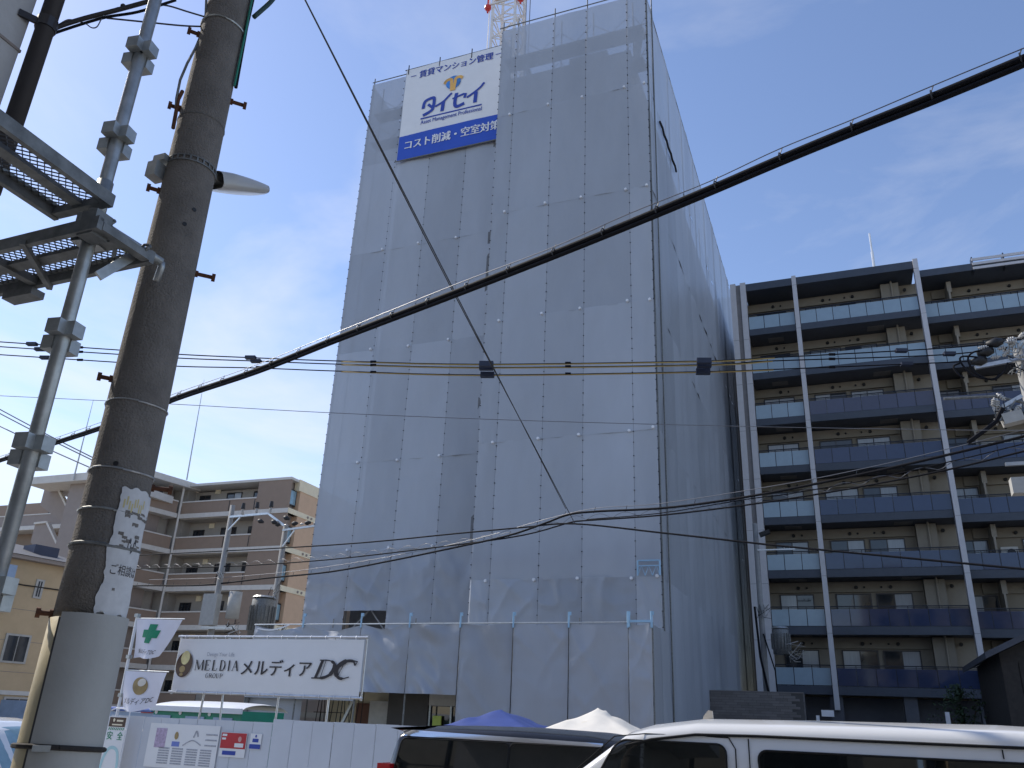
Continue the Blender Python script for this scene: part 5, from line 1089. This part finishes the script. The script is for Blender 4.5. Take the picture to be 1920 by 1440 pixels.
# ------------------------------------------------------------------ vehicles
def lerp_tab(tab, x, k_):
    if x <= tab[0][0]: return tab[0][k_]
    for a, c in zip(tab[:-1], tab[1:]):
        if x <= c[0]: s = (x-a[0])/(c[0]-a[0]); return a[k_]+(c[k_]-a[k_])*s
    return tab[-1][k_]
def vehicle(name, label, cat, nose, cy, dr, tab, belt, gut_in, hwid, paint, glass, wheels, side_wins, screen, rear, rclear=.2):
    """tab rows: (x from nose, z of the top line). cross section: sill, belt, gutter, roof crown."""
    L_ = tab[-1][0]; o = thing(name, label, cat, (nose+dr*L_/2, cy, 0))
    def wx(x): return nose+dr*x
    def sec(x):
        zt = lerp_tab(tab, x, 1); e0 = min(1, x/.35, (L_-x)/.18+.0); e0 = max(0, e0); nw = hwid*(.86+.14*math.sqrt(max(0, 1-(1-e0)**2)))
        zb = min(belt, zt-.06); zg = max(zb+.01, zt-.085); k_ = max(0, min(1, (zg-zb)/(1.95-belt)))
        yg = nw-gut_in*k_
        return [(nw*.96, rclear), (nw, rclear+.25), (nw*1.0, (rclear+.25+zb)/2), (nw*.995, zb), (yg+ (nw-yg)*.45, zb+(zg-zb)*.5), (yg, zg), (yg-.035, zg+.05), (yg-.16, zt-.015), (yg*.5, zt+.012), (0, zt+.02)]
    xs = sorted(set([r_[0] for r_ in tab]+[L_*i/30 for i in range(31)]+[.03, .08, .15, L_-.03, L_-.08, L_-.14])); t = MB(); rows = []
    for x in xs:
        s = sec(x); ring = [(wx(x), cy-y, z) for y, z in s]+[(wx(x), cy+y, z) for y, z in s[-2::-1]]; rows.append(len(t.v)); t.v += [Vector(p) for p in ring]
    n = 19
    for a, c in zip(rows[:-1], rows[1:]):
        for i in range(n-1): t.f.append((a+i, a+i+1, c+i+1, c+i))
    t.f.append(tuple(rows[0]+i for i in range(n))); t.f.append(tuple(rows[-1]+i for i in range(n))[::-1])
    body = t.build('body', paint, o, True)
    def side(x, z, sd, off=.006):
        s = sec(x); y = s[3][0]
        for (ya, za), (yb, zb) in zip(s[3:6], s[4:7]):
            if za <= z <= zb: y = ya+(yb-ya)*(z-za)/(zb-za+1e-6)
        if z < s[3][1]: y = s[3][0]
        return Vector((wx(x), cy+sd*(y+off), z))
    for sd in (-1, 1):
        for poly in side_wins:
            # poly: bottom z, top z, x at bottom front/rear, x at top front/rear
            z0, z1, b0, b1_, t0, t1 = poly
            def fn(u, v, off):
                # rounded corners
                rc = .10; v2 = v; x0_ = b0+(t0-b0)*v; x1_ = b1_+(t1-b1_)*v
                dv = min(v, 1-v)*(z1-z0); ins = 0 if dv > .06 else .06-math.sqrt(max(0, .06**2-(.06-dv)**2))
                return side(x0_+ins+(x1_-x0_-2*ins)*u, z0+(z1-z0)*v, sd, off)
            cz = lambda q: .5-.5*math.cos(math.pi*q)
            w_ = MB().grid(lambda u, v: fn(u, cz(v), .007), 14, 24).build('side_window', glass, body, True)
            t = MB(); pts = [fn(u/12, 0, .008) for u in range(13)]+[fn(1, cz(v/24), .008) for v in range(1, 25)]+[fn(1-u/12, 1, .008) for u in range(1, 13)]+[fn(0, cz(1-v/24), .008) for v in range(1, 25)]
            t.tube(pts, .007, 5).build('window_seal', m_seam, w_)
    for nm, (xa, xb, za, zb) in (('windscreen', screen), ('rear_window', rear)):
        def fs(u, v):
            x = xa+(xb-xa)*v; s = sec(x); z = za+(zb-za)*v; yw = s[6][0] if z > belt else s[3][0]
            yy = (u*2-1)*(yw-.15); return Vector((wx(x)+(0 if nm == 'windscreen' else dr)*(.02-.03*abs(u*2-1)**2), cy+yy, (lerp_tab(tab, x, 1)+.026-.036*(abs(u*2-1)**2) if nm == 'windscreen' else z+.028)))
        MB().grid(fs, 14, 8).build(nm, glass, body, True)
    for wxx in wheels:
        for sd in (-1, 1):
            c = Vector((wx(wxx), cy+sd*(hwid-.11), .33)); d_ = Vector((0, sd, 0))
            wh = MB().tube([c-d_*.1, c-d_*.08, c+d_*.08, c+d_*.115], [.29, .33, .33, .28], 24).build('wheel', m_tyre, o, True); MB().tube([c+d_*.10, c+d_*.125, c+d_*.118], [.21, .20, .05], 20).build('rim', m_rim, wh, True)
            ar_ = MB(); ar_.tube([Vector((wx(wxx)+.40*math.cos(q*math.pi/12), cy+sd*(hwid*.995+.001), .33+.40*math.sin(q*math.pi/12))) for q in range(13)], .03, 6); ar_.build('wheel_arch', m_seam, body)
    return o, body, side, wx, sec
def seam(side, body, pts, sd=-1, r=.004, mat=None, name='door_gap'):
    MB().tube([side(x, z, sd, .003) for x, z in pts], r, 5).build(name, mat or m_seam, body)
# white van, front to the left
VN = -2.92
vt = [(0, .92), (.06, 1.02), (.3, 1.16), (.46, 1.25), (1.02, 1.70), (1.40, 1.975), (1.55, 2.02), (1.9, 2.07), (2.6, 2.085), (3.8, 2.10), (4.45, 2.085), (4.6, 2.05), (4.7, 1.90)]
van, vb, vs2, vx, vsec = vehicle('white_van', 'white one box delivery van stopped in front of the tents', 'van', VN, 6.86, 1, vt, 1.20, .085, .845, m_wpaint, m_cglass, (.75, 3.55),
    [(1.30, 1.925, 1.0, 2.10, 1.36, 2.10), (1.32, 1.90, 2.34, 4.45, 2.30, 4.42)], (.50, 1.40, 1.27, 1.97), (4.69, 4.60, 1.3, 1.9))
seam(vs2, vb, [(2.16, .5), (2.16, 1.2), (2.16, 1.9), (2.12, 1.965)]); seam(vs2, vb, [(2.255, .5), (2.255, 1.2), (2.245, 1.965)]); seam(vs2, vb, [(.62, .6), (.70, 1.25), (1.08, 1.72), (1.36, 1.945), (1.55, 1.97), (2.12, 1.968)])
seam(vs2, vb, [(3.72, 1.92), (3.72, 1.97)])
MB().tube([vs2(x, min(1.985, lerp_tab(vt, x, 1)-.092), -1, .008) for x in (1.42, 1.6, 1.9, 2.3, 2.8, 3.4, 4.0, 4.55)], .009, 6).build('rain_gutter', m_seam, vb)
for sd in (-1, 1):
    MB().obox((vx(.95), 6.86+sd*1.02, 1.42), (1, 0, 0), (0, 1, 0), (0, 0, 1), .10, .18, .26).build('door_mirror', m_black, vb)
    MB().ball((vx(.06), 6.86+sd*.62, .82), .15, 10, (.5, 1, .8)).build('headlight', m_lamp, vb); MB().bx(vx(4.66), vx(4.715), 6.86+sd*.74-.09, 6.86+sd*.74+.09, .9, 1.35).build('tail_light', m_red, vb)
MB().prism([(vx(1.83), 6.80, 2.05), (vx(1.92), 6.80, 2.07), (vx(1.915), 6.80, 2.145), (vx(1.885), 6.80, 2.15), (vx(1.85), 6.80, 2.11)], (0, .03, 0)).build('roof_fin', M('fin_beige', (.62, .55, .45)), vb)
for i, z in enumerate((.45, .62)): MB().bx(vx(0)-.03, vx(.05), 6.2, 7.5, z, z+.1).build('front_bumper', m_wpaint, vb)
t = MB()
for x in (1.2, 2.7): t.bx(vx(x)-.25, vx(x)+.25, 6.4, 7.3, .9, 1.05).bx(vx(x)+.2, vx(x)+.32, 6.4, 7.3, 1.0, 1.6)
t.build('seat', m_seam, vb)
# black minivan, rear to the left
AN = -.05
at = [(0, .72), (.05, .9), (.5, 1.02), (.95, 1.10), (1.2, 1.24), (1.95, 1.80), (2.15, 1.87), (2.6, 1.925), (3.4, 1.945), (4.2, 1.935), (4.7, 1.915), (4.82, 1.86), (4.93, 1.45), (4.96, 1.0)]
mv, mb_, ms, mx, msec = vehicle('black_minivan', 'black minivan with chrome window line stopped beyond the white van', 'minivan', AN, 9.86, -1, at, 1.12, .13, .92, m_bpaint, m_cglass, (.95, 3.95),
    [(1.18, 1.775, 1.55, 2.35, 2.02, 2.40), (1.18, 1.80, 2.38, 3.45, 2.42, 3.45), (1.18, 1.80, 3.46, 4.86, 3.46, 4.76)], (1.22, 2.0, 1.25, 1.82), (4.93, 4.83, 1.35, 1.82))
for sd in (-1, 1):
    t = MB().grid(lambda u, v: ms(2.42+2.33*u, 1.808+.034*v+.03*u*v+.012*u, sd, .012), 20, 2); t.build('chrome_strip', m_chrome, mb_, True)
    seam(ms, mb_, [(3.47, .5), (3.47, 1.2), (3.47, 1.80)], sd); seam(ms, mb_, [(2.40, .5), (2.40, 1.2), (2.43, 1.80)], sd)
    MB().obox((mx(1.75), 9.86+sd*1.04, 1.22), (1, 0, 0), (0, 1, 0), (0, 0, 1), .16, .2, .2).build('door_mirror', m_bpaint, mb_)
    MB().obox((mx(4.90), 9.86+sd*.78, 1.40), (1, 0, 0), (0, 1, 0), (0, 0, 1), .16, .34, .26).build('tail_light', m_red, mb_); MB().ball((mx(.12), 9.86+sd*.65, .78), .16, 10, (.7, 1.2, .5)).build('headlight', m_lamp, mb_)
    MB().beam(ms(1.62, 1.2, sd, .012), ms(2.02, 1.72, sd, .012), .02, .03).build('quarter_pillar', m_chrome, mb_)
    MB().tube([ms(3.05, 1.15, sd, .03), ms(3.2, 1.15, sd, .05), ms(3.3, 1.15, sd, .03)], .02, 6).build('door_handle', m_chrome, mb_)
MB().grid(lambda u, v: (mx(4.55+.42*(v if v < .55 else 1.1-v if v < 1 else .1)/.55), 9.86+(u*2-1)*(.74), (1.925-.03*v/.55+.02*(1-(u*2-1)**2)) if v < .56 else 1.925-.03-.055*(v-.55)/.45+.02*(1-(u*2-1)**2)), 14, 20).build('rear_spoiler', m_bpaint, mb_, True)
MB().bx(mx(5.0), mx(4.9), 8.98, 10.74, .35, .62).build('rear_bumper', m_bpaint, mb_)
# pale car at the left edge
ct = [(0, .65), (.05, .82), (.5, .98), (.8, 1.04), (1.45, 1.62), (1.65, 1.715), (2.1, 1.765), (2.9, 1.765), (3.5, 1.72), (3.65, 1.60), (3.75, 1.1)]
car, cb, cs, cxx, _ = vehicle('pale_compact_car', 'pale compact car half hidden behind the near concrete pole', 'car', -9.5, 9.3, -1, ct, 1.06, .12, .80, m_cpaint, m_bglass, (.75, 3.05),
    [(1.10, 1.60, 1.15, 2.15, 1.55, 2.12), (1.10, 1.62, 2.22, 3.40, 2.22, 3.30)], (.86, 1.52, 1.05, 1.62), (3.71, 3.62, 1.15, 1.58))
for sd in (-1, 1):
    seam(cs, cb, [(2.18, .45), (2.18, 1.1), (2.17, 1.62)], sd); MB().obox((cxx(1.3), 9.3+sd*.92, 1.12), (1, 0, 0), (0, 1, 0), (0, 0, 1), .12, .16, .14).build('door_mirror', m_cpaint, cb)
    MB().ball((cxx(.1), 9.3+sd*.6, .72), .13, 10, (.7, 1.1, .6)).build('headlight', m_lamp, cb); MB().bx(cxx(3.75), cxx(3.68), 9.3+sd*.68-.07, 9.3+sd*.68+.07, .85, 1.2).build('tail_light', m_red, cb)
